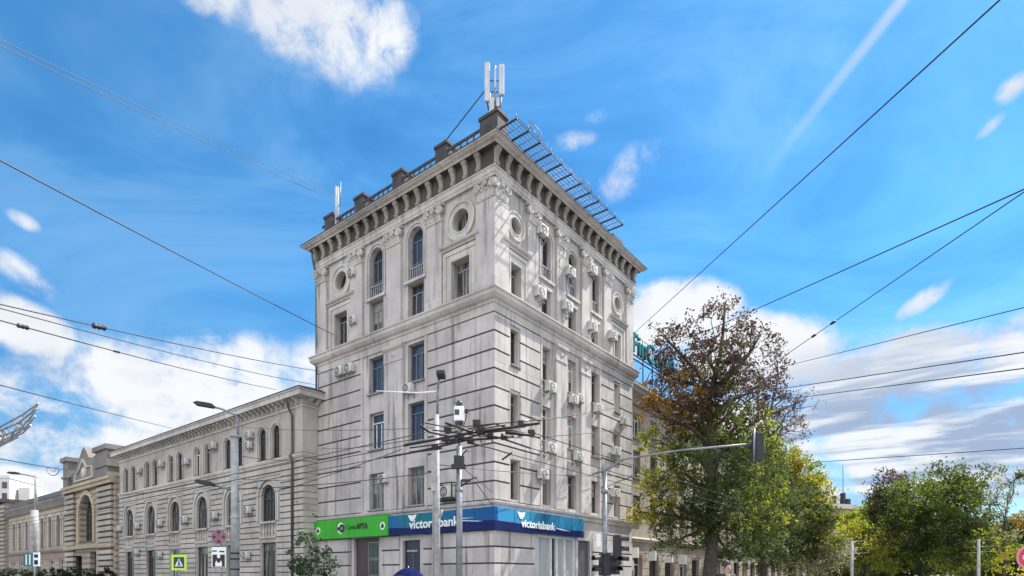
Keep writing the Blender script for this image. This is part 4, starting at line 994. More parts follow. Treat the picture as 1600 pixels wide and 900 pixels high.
for j in range(1, 5):
    y = -.85 - j * .2; mb.tube([(X0, y, zr), (X1, y, zr)], .016, 5)
for k in range(n):
    x = X0 + (X1 - X0) * (k + .5) / n; mb.tube([(x, -.85, zr), (x, -1.85, zr)], .018, 5)
mb.build('grating', m_steel, rack)
for xa, xb, h in ((.6, 1.65, .62), (5.85, 6.9, .45)):
    mb = MB(); mb.tube([(xa, -1.85, zr), (xa, -1.85, zr + h), (xb, -1.85, zr + h), (xb, -1.85, zr)], .02, 6); mb.tube([(xa, -1.85, zr + h * .5), (xb, -1.85, zr + h * .5)], .02, 6); mb.build('guard_rail', m_lat, rack)
mb = MB()
for k in range(0, n + 1): 
    x = X0 + (X1 - X0) * k / n; mb.tube([(x, -1.85, zr), (x, -1.85, zr + .32)], .022, 5)
mb.build('stub_post', m_lat, rack)

# ------------------------------------------------------------------ trees
DG = [(.024, .036, .013), (.042, .060, .018), (.070, .088, .025), (.12, .125, .03)]
YG = [(.07, .10, .018), (.13, .17, .025), (.22, .23, .035), (.30, .26, .04)]
YE = [(.17, .19, .03), (.30, .28, .045), (.36, .31, .06), (.22, .24, .04)]
BR = [(.038, .026, .026), (.06, .038, .034), (.085, .06, .048), (.05, .045, .028)]
OR = [(.10, .05, .018), (.19, .10, .025), (.24, .14, .03), (.09, .07, .02)]
PA = [(.10, .12, .06), (.20, .20, .12), (.26, .25, .16), (.13, .15, .05)]
BG = [(.040, .066, .012), (.075, .108, .018), (.13, .16, .028), (.03, .046, .014), (.15, .14, .03)]
PU = [(.10, .08, .08), (.14, .11, .11), (.07, .055, .055)]
SH = [(.02, .035, .02), (.035, .06, .03), (.06, .09, .05), (.20, .23, .17)]
LM = {k: M_leaf('leaf_' + k, v) for k, v in dict(dark_green=DG, yellow_green=YG, yellow=YE, brown=BR, orange=OR, pale=PA, bright_green=BG, purple=PU, variegated=SH).items()}
LM['hedge'] = M_leaf('leaf_hedge', [(.010, .016, .008), (.018, .028, .012), (.026, .036, .015)], .15)
LK = dict(h='hedge', d='dark_green', y='yellow_green', e='yellow', b='brown', o='orange', p='pale', g='bright_green', u='purple', v='variegated')
def tree(name, label, px, Y, lobes, rt, cat='tree', leaf=.26, seed=1, group=None, clump=.5, fork=.32, base_z=.12, m_b=None, per=18, dm=2.3):
    rg = random.Random(seed)
    base = at(px, 900, Y); base.z = base_z
    t = thing(name, label, cat, base, 0, group)
    V, Fc, Mi, Tn = [], [], [], []
    keys = sorted({l[5] for l in lobes}); mats = [LM[LK[k]] for k in keys]
    tb = MB()
    cs = []
    for px_, py_, rx, ry, dens, key in lobes:
        c = at(px_, py_, Y) - base; c.y += rg.uniform(-.5, .5) * rx * Y / F
        cs.append((c, rx * Y / F, ry * Y / F, dens, keys.index(key)))
    zlow = min(c.z - b for c, a, b, d, k in cs); ztop = max(c.z + b for c, a, b, d, k in cs)
    zf = max(.8, ztop * fork)
    # trunk leans a little
    cxm = sum(c.x for c, *_ in cs) / len(cs)
    trunk = []
    for i in range(9):
        f_ = i / 8; z = f_ * (zf + (ztop - zf) * .55)
        trunk.append(Vector((cxm * .5 * f_ ** 2 + rg.uniform(-.06, .06) * rt * 4 * (i > 0), rg.uniform(-.06, .06) * rt * 4 * (i > 0), z)))
    tb.tube(trunk, [rt * (1.25 if i == 0 else 1 - .78 * i / 8) for i in range(9)], 10)
    def limb(p, q, r0, r1, bend=.12):
        L_ = (q - p).length; mid1 = p.lerp(q, .35) + Vector((rg.uniform(-1, 1), rg.uniform(-1, 1), rg.uniform(-.2, 1))) * L_ * bend; mid2 = p.lerp(q, .7) + Vector((rg.uniform(-1, 1), rg.uniform(-1, 1), rg.uniform(-.4, .6))) * L_ * bend * .7
        pts = [p, mid1, mid2, q]; tb.tube(pts, [r0, r0 * .72 + r1 * .28, r0 * .4 + r1 * .6, r1], 6)
        return pts
    for c, a, b, dens, mi in cs:
        k = min(8, max(3, int(8 * min(1, max(.3, (c.z - b * 1.2) / trunk[-1].z))))); p = trunk[k]
        pts = limb(p, c, rt * .34, rt * .10)
        ncl = max(5, int(math.pi * a * b / .34 * dens * (dm if dens > .5 else 1.5)))
        for j in range(ncl):
            while True:
                q = Vector((rg.uniform(-1, 1), rg.uniform(-1, 1), rg.uniform(-1, 1)))
                if q.length < 1: break
            q = q.normalized() * (q.length ** .6) * (1 + rg.uniform(-.05, .25))
            cc = c + Vector((q.x * a, q.y * (a + b) / 2, q.z * b))
            if j < (6 if dens > .5 else 16): limb(pts[2].lerp(c, rg.uniform(0, 1)), cc, rt * .07 + .012, .008, .10)
            tone = rg.random(); cr = clump * rg.uniform(.5, 1.15); nl = int(per * rg.uniform(.5, 1.3))
            for i in range(nl):
                d = Vector((rg.gauss(0, .5), rg.gauss(0, .5), rg.gauss(0, .38))) * cr
                o = cc + d
                n = Vector((rg.uniform(-1, 1), rg.uniform(-1, 1), rg.uniform(-.3, 1))).normalized()
                u = n.orthogonal().normalized(); w = n.cross(u); an = rg.uniform(0, 6.28)
                u, w = u * math.cos(an) + w * math.sin(an), w * math.cos(an) - u * math.sin(an)
                s_ = leaf * rg.uniform(.55, 1.2)
                i0 = len(V)
                V += [tuple(o - u * s_ * .5), tuple(o + w * s_ * .34 + n * s_ * .08), tuple(o + u * s_ * .55), tuple(o - w * s_ * .34 + n * s_ * .08)]
                Fc.append((i0, i0 + 1, i0 + 2, i0 + 3)); Mi.append(mi); Tn.append(min(1, max(0, tone * .7 + rg.random() * .3)))
    me = bpy.data.meshes.new('crown'); me.from_pydata(V, [], Fc)
    for m in mats: me.materials.append(m)
    me.polygons.foreach_set('material_index', Mi); me.attributes.new('tone', 'FLOAT', 'FACE').data.foreach_set('value', Tn); me.update()
    o = bpy.data.objects.new('crown', me); COL.objects.link(o); o.parent = t
    tb.build('trunk', m_b or m_bark, t)
    return t
GT = 'trees along the right hand street'
tree('street_tree', 'tallest tree with purple brown upper crown and dark trunk beside the street front', 1110, 39.6,
     [(1056, 560, 46, 54, .55, 'b'), (1116, 525, 53, 44, .6, 'b'), (1166, 555, 48, 50, .55, 'b'), (1105, 585, 68, 50, .75, 'b'), (1161, 620, 53, 50, .7, 'b'), (1082, 640, 44, 31, .7, 'b'), (1130, 480, 18, 23, .5, 'b'), (1155, 545, 29, 25, .4, 'y'), (1027, 582, 24, 29, .45, 'b'), (1032, 525, 22, 23, .35, 'b'), (1202, 588, 31, 40, .55, 'b'), (1189, 522, 26, 27, .4, 'b'), (1211, 640, 31, 29, .55, 'b'), (1021, 640, 24, 21, .6, 'o'),
      (1121, 590, 33, 27, .6, 'y'), (1052, 618, 46, 27, .9, 'o'), (1079, 652, 46, 25, .9, 'o'), (1110, 670, 57, 42, .9, 'd'), (1155, 668, 53, 37, .8, 'y'), (1034, 688, 37, 27, .9, 'y'),
      (1049, 730, 44, 35, .8, 'y'), (1105, 725, 61, 44, 1.0, 'd'), (1172, 725, 57, 46, .9, 'd'), (1025, 778, 31, 35, 1.0, 'e'), (1071, 785, 55, 42, 1.0, 'd'), (1144, 790, 72, 42, 1.1, 'd'), (1200, 780, 44, 42, .9, 'y'), (1077, 825, 57, 27, .9, 'd'), (1161, 838, 66, 31, 1.0, 'd'), (1054, 848, 33, 17, .6, 'd'), (1000, 800, 18, 19, .8, 'e'), (1155, 868, 44, 23, .7, 'd')],
     .50, seed=3, group=GT, leaf=.20, fork=.25, per=30, clump=.55)
tree('street_tree', 'sparse tree with bare grey purple twigs behind the overhead traffic signal', 1192, 49,
     [(1212, 565, 22, 40, .16, 'u'), (1190, 610, 34, 34, .22, 'u'), (1238, 640, 32, 28, .40, 'u'), (1225, 668, 42, 26, .40, 'u'), (1190, 660, 40, 26, .35, 'u'), (1256, 625, 14, 14, .4, 'u'), (1205, 705, 40, 28, .9, 'y'), (1180, 745, 40, 40, .9, 'd'), (1215, 790, 50, 45, 1.0, 'd'), (1205, 840, 40, 30, 1.0, 'd'), (1215, 875, 40, 24, .9, 'd')],
     .30, seed=8, group=GT, leaf=.20, per=26)
tree('street_tree', 'broad yellow tipped tree right of the sparse twiggy tree', 1236, 57,
     [(1216, 728, 34, 30, .9, 'o'), (1248, 742, 36, 36, 1.0, 'y'), (1225, 770, 44, 40, 1.0, 'y'), (1262, 782, 26, 38, 1.0, 'e'), (1248, 805, 44, 40, 1.0, 'd'), (1280, 832, 32, 30, 1.0, 'y'), (1190, 712, 34, 34, .9, 'y'), (1180, 800, 40, 40, 1.0, 'y'), (1225, 845, 55, 35, 1.0, 'd'), (1292, 862, 36, 36, 1.0, 'p'), (1262, 880, 40, 22, 1.0, 'p')],
     .34, seed=12, group=GT, leaf=.26, clump=.7, per=30)
tree('street_tree', 'low golden tree below the distant chimneys', 1335, 85,
     [(1312, 822, 30, 18, 1.1, 'e'), (1358, 812, 32, 20, 1.1, 'y'), (1384, 800, 24, 18, 1.0, 'o'), (1335, 822, 40, 20, 1.1, 'y'), (1330, 832, 46, 20, 1.0, 'p'), (1360, 850, 40, 22, 1.1, 'd'), (1310, 868, 40, 22, 1.0, 'd')], .3, seed=15, group=GT, leaf=.34, clump=.9, per=26)
tree('park_tree', 'small yellow green tree filling the gap left of the dark olive tree', 1352, 72, [(1340, 846, 26, 22, 1.0, 'e'), (1366, 842, 26, 24, 1.0, 'y'), (1352, 828, 24, 16, 1.0, 'y'), (1332, 872, 26, 20, 1.0, 'y'), (1362, 874, 34, 22, 1.1, 'd'), (1380, 858, 22, 22, 1.0, 'e')], .22, seed=52, group=GT, leaf=.26, clump=.7, per=30)
tree('park_tree', 'dark olive brown tree left of the bright green tree', 1392, 66,
     [(1395, 760, 28, 22, .9, 'b'), (1385, 785, 26, 26, 1.0, 'd'), (1402, 800, 30, 36, 1.0, 'b'), (1382, 825, 26, 26, 1.1, 'd')], .3, seed=17, group=GT, leaf=.28, clump=.8, per=30)
tree('park_tree', 'bright green tree with sunlit top across the street', 1440, 52,
     [(1432, 772, 38, 26, 1.0, 'g'), (1462, 790, 36, 34, 1.0, 'g'), (1418, 802, 28, 26, 1.0, 'g'), (1455, 830, 48, 40, 1.2, 'd'), (1412, 845, 40, 34, 1.1, 'd'), (1388, 842, 22, 18, .9, 'e'), (1450, 872, 50, 26, 1.1, 'd'), (1390, 876, 30, 20, 1.0, 'y')], .28, seed=19, group=GT, leaf=.24, clump=.7, per=30)
tree('park_tree', 'tall green tree with a straight dark trunk near the right edge', 1522, 48,
     [(1490, 748, 36, 22, .8, 'g'), (1522, 744, 30, 22, .8, 'd'), (1505, 772, 44, 30, .95, 'g'), (1480, 790, 30, 24, .9, 'g'), (1520, 806, 36, 36, 1.1, 'd'), (1490, 838, 36, 30, 1.0, 'd'), (1515, 862, 36, 30, 1.2, 'd'), (1485, 878, 30, 22, .9, 'y'), (1462, 734, 16, 7, .4, 'd')], .30, seed=23, group=GT, leaf=.23, clump=.65, per=30)
tree('park_tree', 'wispy pale green tree letting sky through at the right edge', 1568, 45,
     [(1556, 775, 24, 34, .32, 'p'), (1580, 748, 20, 20, .5, 'd'), (1598, 740, 12, 14, .5, 'd'), (1562, 815, 34, 26, .45, 'p'), (1600, 812, 22, 18, .8, 'o'), (1565, 852, 40, 26, .8, 'y'), (1590, 878, 40, 22, .8, 'e')], .16, seed=27, group=GT, leaf=.21, per=26)
for i, (px, Y, h, lb) in enumerate(((1345, 120, 846, 'far dark tree behind the golden tree at the street end'), (1425, 105, 836, 'far dark tree behind the bright green tree'), (1505, 100, 838, 'far dark tree behind the straight trunked tree'), (1585, 100, 838, 'far dark tree at the very right edge'))):
    tree('background_tree', lb, px, Y, [(px - 24, h + 24, 30, 26, 1.0, 'd'), (px + 22, h + 20, 32, 28, 1.0, 'd'), (px, h - 4, 32, 24, 1.0, 'd'), (px - 6, h + 46, 52, 18, 1.0, 'd')], .3, seed=40 + i, group='far trees', leaf=.6, clump=1.2)
tree('young_tree', 'small bushy tree with pale speckled leaves below the green shop sign', 488, 25, [(487, 852, 20, 18, 1.0, 'v'), (470, 872, 18, 16, 1.0, 'v'), (500, 872, 22, 18, 1.0, 'v'), (482, 892, 28, 16, 1.1, 'v'), (512, 890, 16, 12, .9, 'v'), (458, 890, 12, 10, .9, 'v')], .06, seed=31, leaf=.15, clump=.24, per=30, dm=4.5)
for i, (px, top) in enumerate(((6, 886), (28, 889), (47, 892), (76, 888), (108, 885), (136, 889), (168, 888))):
    tree('clipped_bush', '%s dark clipped bush from the left frame edge along the far left kerb' % ['first', 'second', 'third', 'fourth', 'fifth', 'sixth', 'seventh'][i], px, 44, [(px, top + 12, 14, 11, 2.2, 'h'), (px, top + 24, 13, 12, 1.6, 'h')], .05, 'bush', .13, 60 + i, 'clipped bushes on the left', .2, per=44, dm=4)

# ------------------------------------------------------------------ poles, lamps, wires
lp = thing('lamp_post', 'tall concrete post with a hooded lamp on a bent arm before the shaded face', 'lamp post', Vector((at(682, 900, 26).x, 26, .12)))
top = 1.6 + 252 * 26 / F - .12
mb = MB(); mb.tube([(0, 0, 0), (0, 0, top)], [.185, .115], 14); mb.lathe((0, 0, 4.05), [(.17, 0), (.18, .02), (.18, .1), (.17, .12)], 14); mb.build('pole', m_conc, lp)
mb = MB(); mb.tube([(.04, 0, top), (.05, 0, top + .9), (.09, -.1, top + 1.25), (.2, -.5, top + 1.6)], [.055, .055, .05, .05], 8); mb.build('arm', m_steel, lp)
mb = MB(); mb.prism(lambda a, z, d: (.28 + a, -.62 + d, z), [(-.30, top + 1.50), (.25, top + 1.42), (.30, top + 1.58), (.18, top + 1.70), (-.24, top + 1.68)], -.17, .17); mb.build('lamp_head', m_black, lp, bevel=.02)
mb = MB(); mb.tube([(.05, 0, top + 1.02), (-.9, .5, top + 1.12), (-2.1, 1.1, top + 1.35), (-3.0, 1.5, top + 1.52)], [.04, .035, .03, .028], 8); ar = mb.build('side_arm', m_whitep, lp)
mb = MB(); mb.box(XYZ, -.20, -.02, -.22, -.14, 5.2, 6.9); mb.tube([(-.16, -.14, .2), (-.14, -.12, 5.3)], .02, 6); mb.tube([(.2, -.1, 4.1), (.24, -.1, 4.4)], .06, 8); mb.build('cable_box', m_conc, lp)
mp = thing('signal_gear_pole', 'grey steel pole topped by a white camera and dark junction box', 'pole', Vector((at(717.5, 900, 24).x, 24, .12)))
mb = MB(); mb.tube([(0, 0, 0), (0, 0, 6.75)], [.145, .115], 14); mb.lathe((0, 0, 4.9), [(.13, 0), (.15, .02), (.15, .12), (.13, .14)], 12); mb.build('pole', m_steel, mp)
mb = MB(); mb.box(XYZ, -.2, .2, -.2, .18, 5.95, 6.35); mb.box(XYZ, -.3, .28, -.28, -.1, 5.8, 5.98); mb.tube([(.1, 0, 6.4), (.35, -.1, 6.6), (.4, -.1, 6.5)], .03, 6); mb.build('junction_box', m_black, mp, bevel=.02)
mb = MB(); mb.tube([(0, 0, 6.7), (0, 0, 8.6)], .05, 8); mb.build('mast_tube', m_steel, mp)
mb = MB(); mb.box(XYZ, -.20, .20, -.2, .16, 7.75, 8.35); cbx = mb.build('camera_housing', m_whitep, mp, bevel=.04)
mb = MB(); mb.box(XYZ, -.17, .02, -.206, -.19, 7.98, 8.2); mb.build('camera_window', m_lens, cbx); mb = MB(); mb.lathe((0, -.02, 7.74), [(.17, 0), (.17, -.08), (.13, -.2), (.001, -.26)], 14); mb.build('camera_dome', m_lens, cbx); mb = MB(); mb.lathe((0, 0, 8.36), [(.1, 0), (.13, .1), (.1, .22), (.001, .26)], 12); mb.build('camera_cap', m_lens, cbx)
mb = MB(); mb.tube([(0, 0, 7.1), (.16, 0, 7.5), (.3, -.03, 8.0), (.26, -.05, 8.15)], .022, 6); mb.box(XYZ, .22, .36, -.12, .02, 8.1, 8.24); mb.tube([(-.25, -.02, 8.55), (.45, -.02, 8.05)], .012, 5); mb.build('side_bracket', m_black, mp)
mb = MB(); mb.prism(lambda a, z, d: (a + .42, d - .15, z), [(-.1, 5.26), (.16, 5.30), (.16, 5.36), (-.1, 5.38)], -.34, .06); mb.tube([(.08, -.12, 5.1), (.5, -.15, 5.4), (.75, -.15, 5.48)], .03, 6); mb.build('low_lamp', m_black, mp)

lp2 = thing('lamp_post', 'tall concrete lamp post with two lamps pointing left in front of the grey wing', 'lamp post', Vector((at(367, 900, 26).x, 26, .12)))
top2 = 1.6 + 217 * 26 / F - .12
mb = MB(); mb.tube([(0, 0, 0), (0, 0, top2)], [.20, .15], 14); mb.lathe((0, 0, top2 - .02), [(.15, 0), (.24, .02), (.24, .1), (.001, .14)], 14); mb.lathe((0, 0, 4.0), [(.18, 0), (.2, .02), (.2, .12), (.18, .14)], 14); mb.build('pole', m_conc, lp2)
for z in (2.2, 2.45, 1.75): 
    mb = MB(); mb.lathe((0, 0, z), [(.19, 0), (.205, .0), (.205, .06), (.19, .06)], 14); mb.build('clamp', m_black, lp2)
def arm_lamp(par, z0, pts, head_at, hd, nm='arm'):
    mb = MB(); mb.tube(pts, [.055] + [.045] * (len(pts) - 1), 8); a = mb.build(nm, m_steel, par)
    h = Vector(head_at); hd = Vector(hd).normalized(); w = Vector((0, 0, 1)).cross(hd).normalized(); u = hd.cross(w)
    mb = MB(); fm = lambda a_, z, d: tuple(h + w * a_ + u * z + hd * d)
    mb.prism(fm, [(-.05, -.05), (.62, -.07), (.72, -.02), (.60, .06), (.1, .08), (-.05, .06)], -.13, .13); mb.build('lamp_head', m_black, par, bevel=.02)
arm_lamp(lp2, 0, [(.14, 0, top2), (.14, 0, top2 + .72), (.05, -.02, top2 + .95), (-.5, -.1, top2 + 1.2), (-.95, -.2, top2 + 1.3)], (-.9, -.2, top2 + 1.3), (-1, -.2, .16))
arm_lamp(lp2, 0, [(-.1, 0, 5.25), (-.4, -.05, 5.35), (-.9, -.1, 5.48)], (-.9, -.12, 5.48), (-1, -.2, .22), 'low_arm')
lp3 = thing('lamp_post', 'distant grey lamp post with one long arm before the striped brick hall', 'lamp post', Vector((at(54, 900, 46).x, 46, .12)))
mb = MB(); mb.tube([(0, 0, 0), (0, 0, 5.2), (0, 0, 6.6)], [.32, .28, .24], 12); mb.tube([(.1, 0, 6.5), (.1, 0, 9.3)], .11, 8); mb.build('pole', m_conc, lp3)
arm_lamp(lp3, 0, [(.12, 0, 9.2), (-.6, -.05, 9.35), (-1.3, -.1, 9.45)], (-1.2, -.1, 9.45), (-1, -.1, .08))
for k, (px, hh, lb) in enumerate(((1331, 848, 'thin grey pole carrying cross arms at the street end'), (1529, 846, 'grey steel pole in front of the straight trunked tree'))):
    Y = 40; p = thing('trolley_pole', lb, 'pole', Vector((at(px, 900, Y).x, Y, .12)))
    mb = MB(); mb.tube([(0, 0, 0), (0, 0, 1.6 + (900 - hh) * Y / F)], [.11, .085], 10); mb.build('pole', m_conc, p)
    mb = MB()
    zt = 1.5 + (900 - hh) * Y / F
    for dz in (0, -.45, -.8): mb.tube([(-.9 + dz * .4, 0, zt + dz), (.9 - dz * .4, 0, zt + dz + .1)], .016, 6)
    mb.build('cross_arm', m_pipe, p)

# traffic signals
sp = Vector((at(945, 900, 20).x, 20, .12))
sig = thing('traffic_signal', 'steel signal pole with a long arm carrying an overhead traffic light to the right', 'traffic light', sp)
mb = MB(); mb.tube([(0, 0, 0), (0, 0, 5.05)], [.085, .075], 12); mb.lathe((0, 0, 4.25), [(.08, 0), (.13, .05), (.14, .1), (.1, .18), (.08, .2)], 12); mb.build('pole', m_steel, sig)
e = at(1182, 693, 17.7) - sp
mb = MB(); mb.tube([(-.42, .1, 4.93), (0, 0, 5.08), (.3, -.1, 5.2), (.45, -.16, 5.36), (.8, -.3, 5.42), (2.2, -1.1, 5.50), tuple(e)], [.036, .045, .045, .04, .036, .033, .03], 10); mb.build('arm', m_steel, sig)
def head(par, c, yaw, n=3, m=m_black, vis=True, board=False, scale=1.0):
    c = Vector(c); cy, sy = math.cos(yaw), math.sin(yaw)
    fm = lambda a, z, d: (c.x + (a * cy + d * sy) * scale, c.y + (a * sy - d * cy) * scale, c.z + z * scale)
    H = .30 * n
    mb = MB(); mb.box(fm, -.15, .15, -H / 2, H / 2, -.11, .11); h = mb.build('signal_head', m_black, par, bevel=.02)
    for k in range(n):
        z = H / 2 - .15 - k * .30; ax = Vector(fm(0, 0, 1)) - Vector(fm(0, 0, 0))
        mb = MB(); mb.lathe(fm(0, z, .112), [(.105, 0), (.09, .012), (.001, .02)], 16, 0, ax); mb.build('lens', m_lens, h)
        mb = MB(); nseg = 9
        pts0 = [(.115 * math.cos(math.pi * (j / nseg) * 1.1 - .16), z + .115 * math.sin(math.pi * (j / nseg) * 1.1 - .16)) for j in range(nseg + 1)]
        for j in range(nseg):
            a, b_ = pts0[j], pts0[j + 1]; zc = z
            mb.face([fm(a[0], a[1], .11), fm(b_[0], b_[1], .11), fm(b_[0], b_[1] - .015, .34), fm(a[0], a[1] - .015, .34)], 0, True)
        mb.build('visor', m_black, h)
    if board:
        mb = MB(); mb.box(fm, -.24, .24, -H / 2 - .08, H / 2 + .08, -.125, -.112); mb.build('back_board', m_black, h)
    return h
head(sig, (e.x + .04, e.y, e.z - .1), R(200), 3, scale=.95)
mb = MB(); mb.tube([(e.x - .12, e.y - .12, e.z - .55), (e.x - .12, e.y - .12, e.z + .42)], .035, 8); mb.build('hanger', m_steel, sig)
head(sig, (.42, -.02, 2.36), R(70), 3, scale=1.12)
head(sig, (-.04, -.24, 1.86), R(-70), 2, scale=1.25)
head(sig, (.28, -.2, 1.86), R(20), 2, scale=1.1)
mb = MB(); mb.box(XYZ, -.30, -.14, -.08, .08, 2.45, 2.9); mb.build('control_box', m_whitep, sig, bevel=.02)
mb = MB(); mb.tube([(0, 0, 2.9), (.3, 0, 2.85)], .025, 6); mb.tube([(0, 0, 1.9), (.3, 0, 1.9)], .025, 6); mb.build('bracket', m_black, sig)

# road signs
def round_pts(r, n=28): return [(r * math.cos(2 * math.pi * k / n), r * math.sin(2 * math.pi * k / n)) for k in range(n)]
def sign_face(fm0, par, nm, outline, m, d0, d1):
    mb = MB(); mb.plate(fm0, outline, d0, d1); return mb.build(nm, m, par)
ns = thing('no_stopping_sign', 'round reddish no stopping sign above a tow away plate by the lamp post', 'road sign', Vector((at(345, 900, 25).x, 25, .12)))
mb = MB(); mb.tube([(0, .06, 0), (0, .06, 3.2)], .035, 8); mb.build('post', m_steel, ns)
zc = 1.6 + 61 * 25 / F - .12
fs = lambda a, z, d: (a - .08, -d, z + zc)
sign_face(fs, ns, 'disc', round_pts(.31), m_maroon, 0, .02)
mb = MB()
for k in range(4):
    a0 = k * math.pi / 2; mb.plate(fs, [(.09 * math.cos(a0), .09 * math.sin(a0)), (.25 * math.cos(a0 - .36), .25 * math.sin(a0 - .36)), (.27 * math.cos(a0), .27 * math.sin(a0)), (.25 * math.cos(a0 + .36), .25 * math.sin(a0 + .36))], .02, .025)
mb.build('segments', M_plain('sign_dark_purple', (.035, .015, .03), .4, 0, .15, 3), ns)
z2 = 1.6 + 29 * 25 / F - .12
fs2 = lambda a, z, d: (a - .08, -d, z + z2)
pl = sign_face(fs2, ns, 'plate', rect_pts(-.30, .30, -.42, .44), m_whitep, -.02, .018)
mb = MB(); mb.plate(fs2, rect_pts(-.26, .26, -.40, .12), .018, .022); mb.plate(fs2, rect_pts(-.28, -.08, .24, .30), .018, .022); mb.plate(fs2, rect_pts(.02, .24, .22, .28), .018, .022); mb.build('plate_field', m_black, pl)
mb = MB(); mb.plate(fs2, [(.07 * math.cos(t * .5), .05 + .09 * math.sin(t * .5)) for t in range(12)], .022, .027); mb.plate(fs2, [(-.14, -.38), (.14, -.38), (.14, -.24), (.1, -.12), (.05, -.22), (-.05, -.22), (-.1, -.12), (-.14, -.24)], .022, .027); mb.build('symbol', m_whitep, pl)
ps = thing('crossing_sign', 'square pedestrian crossing sign with fluorescent yellow green border', 'road sign', Vector((at(280, 900, 28).x, 28, .12)))
zc3 = 1.6 + 21 * 28 / F - .12
fs3 = lambda a, z, d: (a, -d, z + zc3)
mb = MB(); mb.tube([(0, .06, 0), (0, .06, zc3 + .3)], .035, 8); mb.build('post', m_steel, ps)
sign_face(fs3, ps, 'border', rect_pts(-.36, .36, -.37, .37), m_lime, 0, .02); sign_face(fs3, ps, 'field', rect_pts(-.25, .25, -.26, .26), M_plain('crossing_blue', (.01, .03, .07), .35, 0, .1, 3), .02, .024)
sign_face(fs3, ps, 'triangle', [(-.2, -.18), (.2, -.18), (0, .2)], m_whitep, .024, .028)
mb = MB(); mb.plate(fs3, [(-.08, -.15), (-.02, -.15), (0, -.07), (.04, -.15), (.09, -.15), (.03, .0), (.02, .06), (-.03, .06), (-.03, -.03)], .028, .032); mb.plate(fs3, [(.028 * math.cos(t * .7), .09 + .028 * math.sin(t * .7)) for t in range(9)], .028, .032); mb.build('walker', m_black, ps)
rsn = thing('stop_sign', 'round red ringed road sign cut by the right edge', 'road sign', Vector((at(1606, 900, 17).x, 17, .12)))
zc4 = 1.6 + 29 * 17 / F - .12
fs4 = lambda a, z, d: (a, -d, z + zc4)
mb = MB(); mb.tube([(0, .06, 0), (0, .06, zc4 + .2)], .035, 8); mb.build('post', m_steel, rsn)
sign_face(fs4, rsn, 'rim', round_pts(.34), M_plain('sign_pale_red', (.55, .20, .24), .4, 0, .1, 3), 0, .02); sign_face(fs4, rsn, 'disc', round_pts(.28), m_red, .02, .024); sign_face(fs4, rsn, 'centre', rect_pts(-.17, .17, -.06, .06), M_plain('sign_pink', (.75, .42, .48), .4, 0, .08, 3), .024, .028)
tb_ = thing('kiosk_sign', 'teal and white hanging sign before the striped hall', 'sign', Vector((at(50, 900, 43).x, 43, .12)))
zc5 = 1.6 + 26 * 43 / F - .12
mb = MB(); mb.box(XYZ, -.6, .10, -.05, .05, zc5 - .5, zc5 + .45); bd_ = mb.build('board', m_teal, tb_)
mb = MB(); 
for x in (-.42, -.16): mb.box(XYZ, x, x + .09, -.056, -.05, zc5 - .4, zc5 + .35)
mb.box(XYZ, .12, .55, -.05, .05, zc5 - .5, zc5 + .5); mb.build('white_field', m_whitep, bd_)
mb = MB(); mb.box(XYZ, .2, .47, -.06, -.05, zc5 - .38, zc5 - .05); mb.box(XYZ, .2, .47, -.06, -.05, zc5 + .12, zc5 + .36); mb.build('dark_symbol', m_navy, bd_)
mb = MB(); mb.tube([(.11, .1, 0), (.11, .1, zc5 + .5)], .05, 8); mb.build('post', m_steel, tb_)

# parasol and person
um = thing('parasol', 'low dark blue parasol in front of the navy bank door', 'parasol', Vector((at(638, 900, 21).x, 21, .12)))
mb = MB(); nR = 10; ht = 1.6 + 13 * 21 / F - .12
V = []
for k in range(nR * 2):
    a = math.pi * k / nR; V.append([((.56 * f_) * (1 if k % 2 == 0 else .94) * math.cos(a), (.56 * f_) * (1 if k % 2 == 0 else .94) * math.sin(a), ht - .30 * f_ ** 2.0) for f_ in (0.02, .3, .55, .8, 1)])
for k in range(nR * 2):
    A, B2 = V[k], V[(k + 1) % (nR * 2)]
    for j in range(4): mb.face([A[j], A[j + 1], B2[j + 1], B2[j]], 0, True)
mb.build('canopy', m_umb, um)
mb = MB(); mb.tube([(0, 0, 0), (0, 0, ht + .06)], .018, 8); mb.lathe((0, 0, 0), [(.2, 0), (.2, .05), (.04, .09), (.03, .3)], 16); mb.build('pole', m_steel, um)
for k in range(nR):
    a = 2 * math.pi * k / nR; mb = MB(); mb.tube([(0, 0, ht - .03), (.3 * math.cos(a), .3 * math.sin(a), ht - .12), (.54 * math.cos(a), .54 * math.sin(a), ht - .3)], .006, 5); mb.build('rib', m_steel, um)

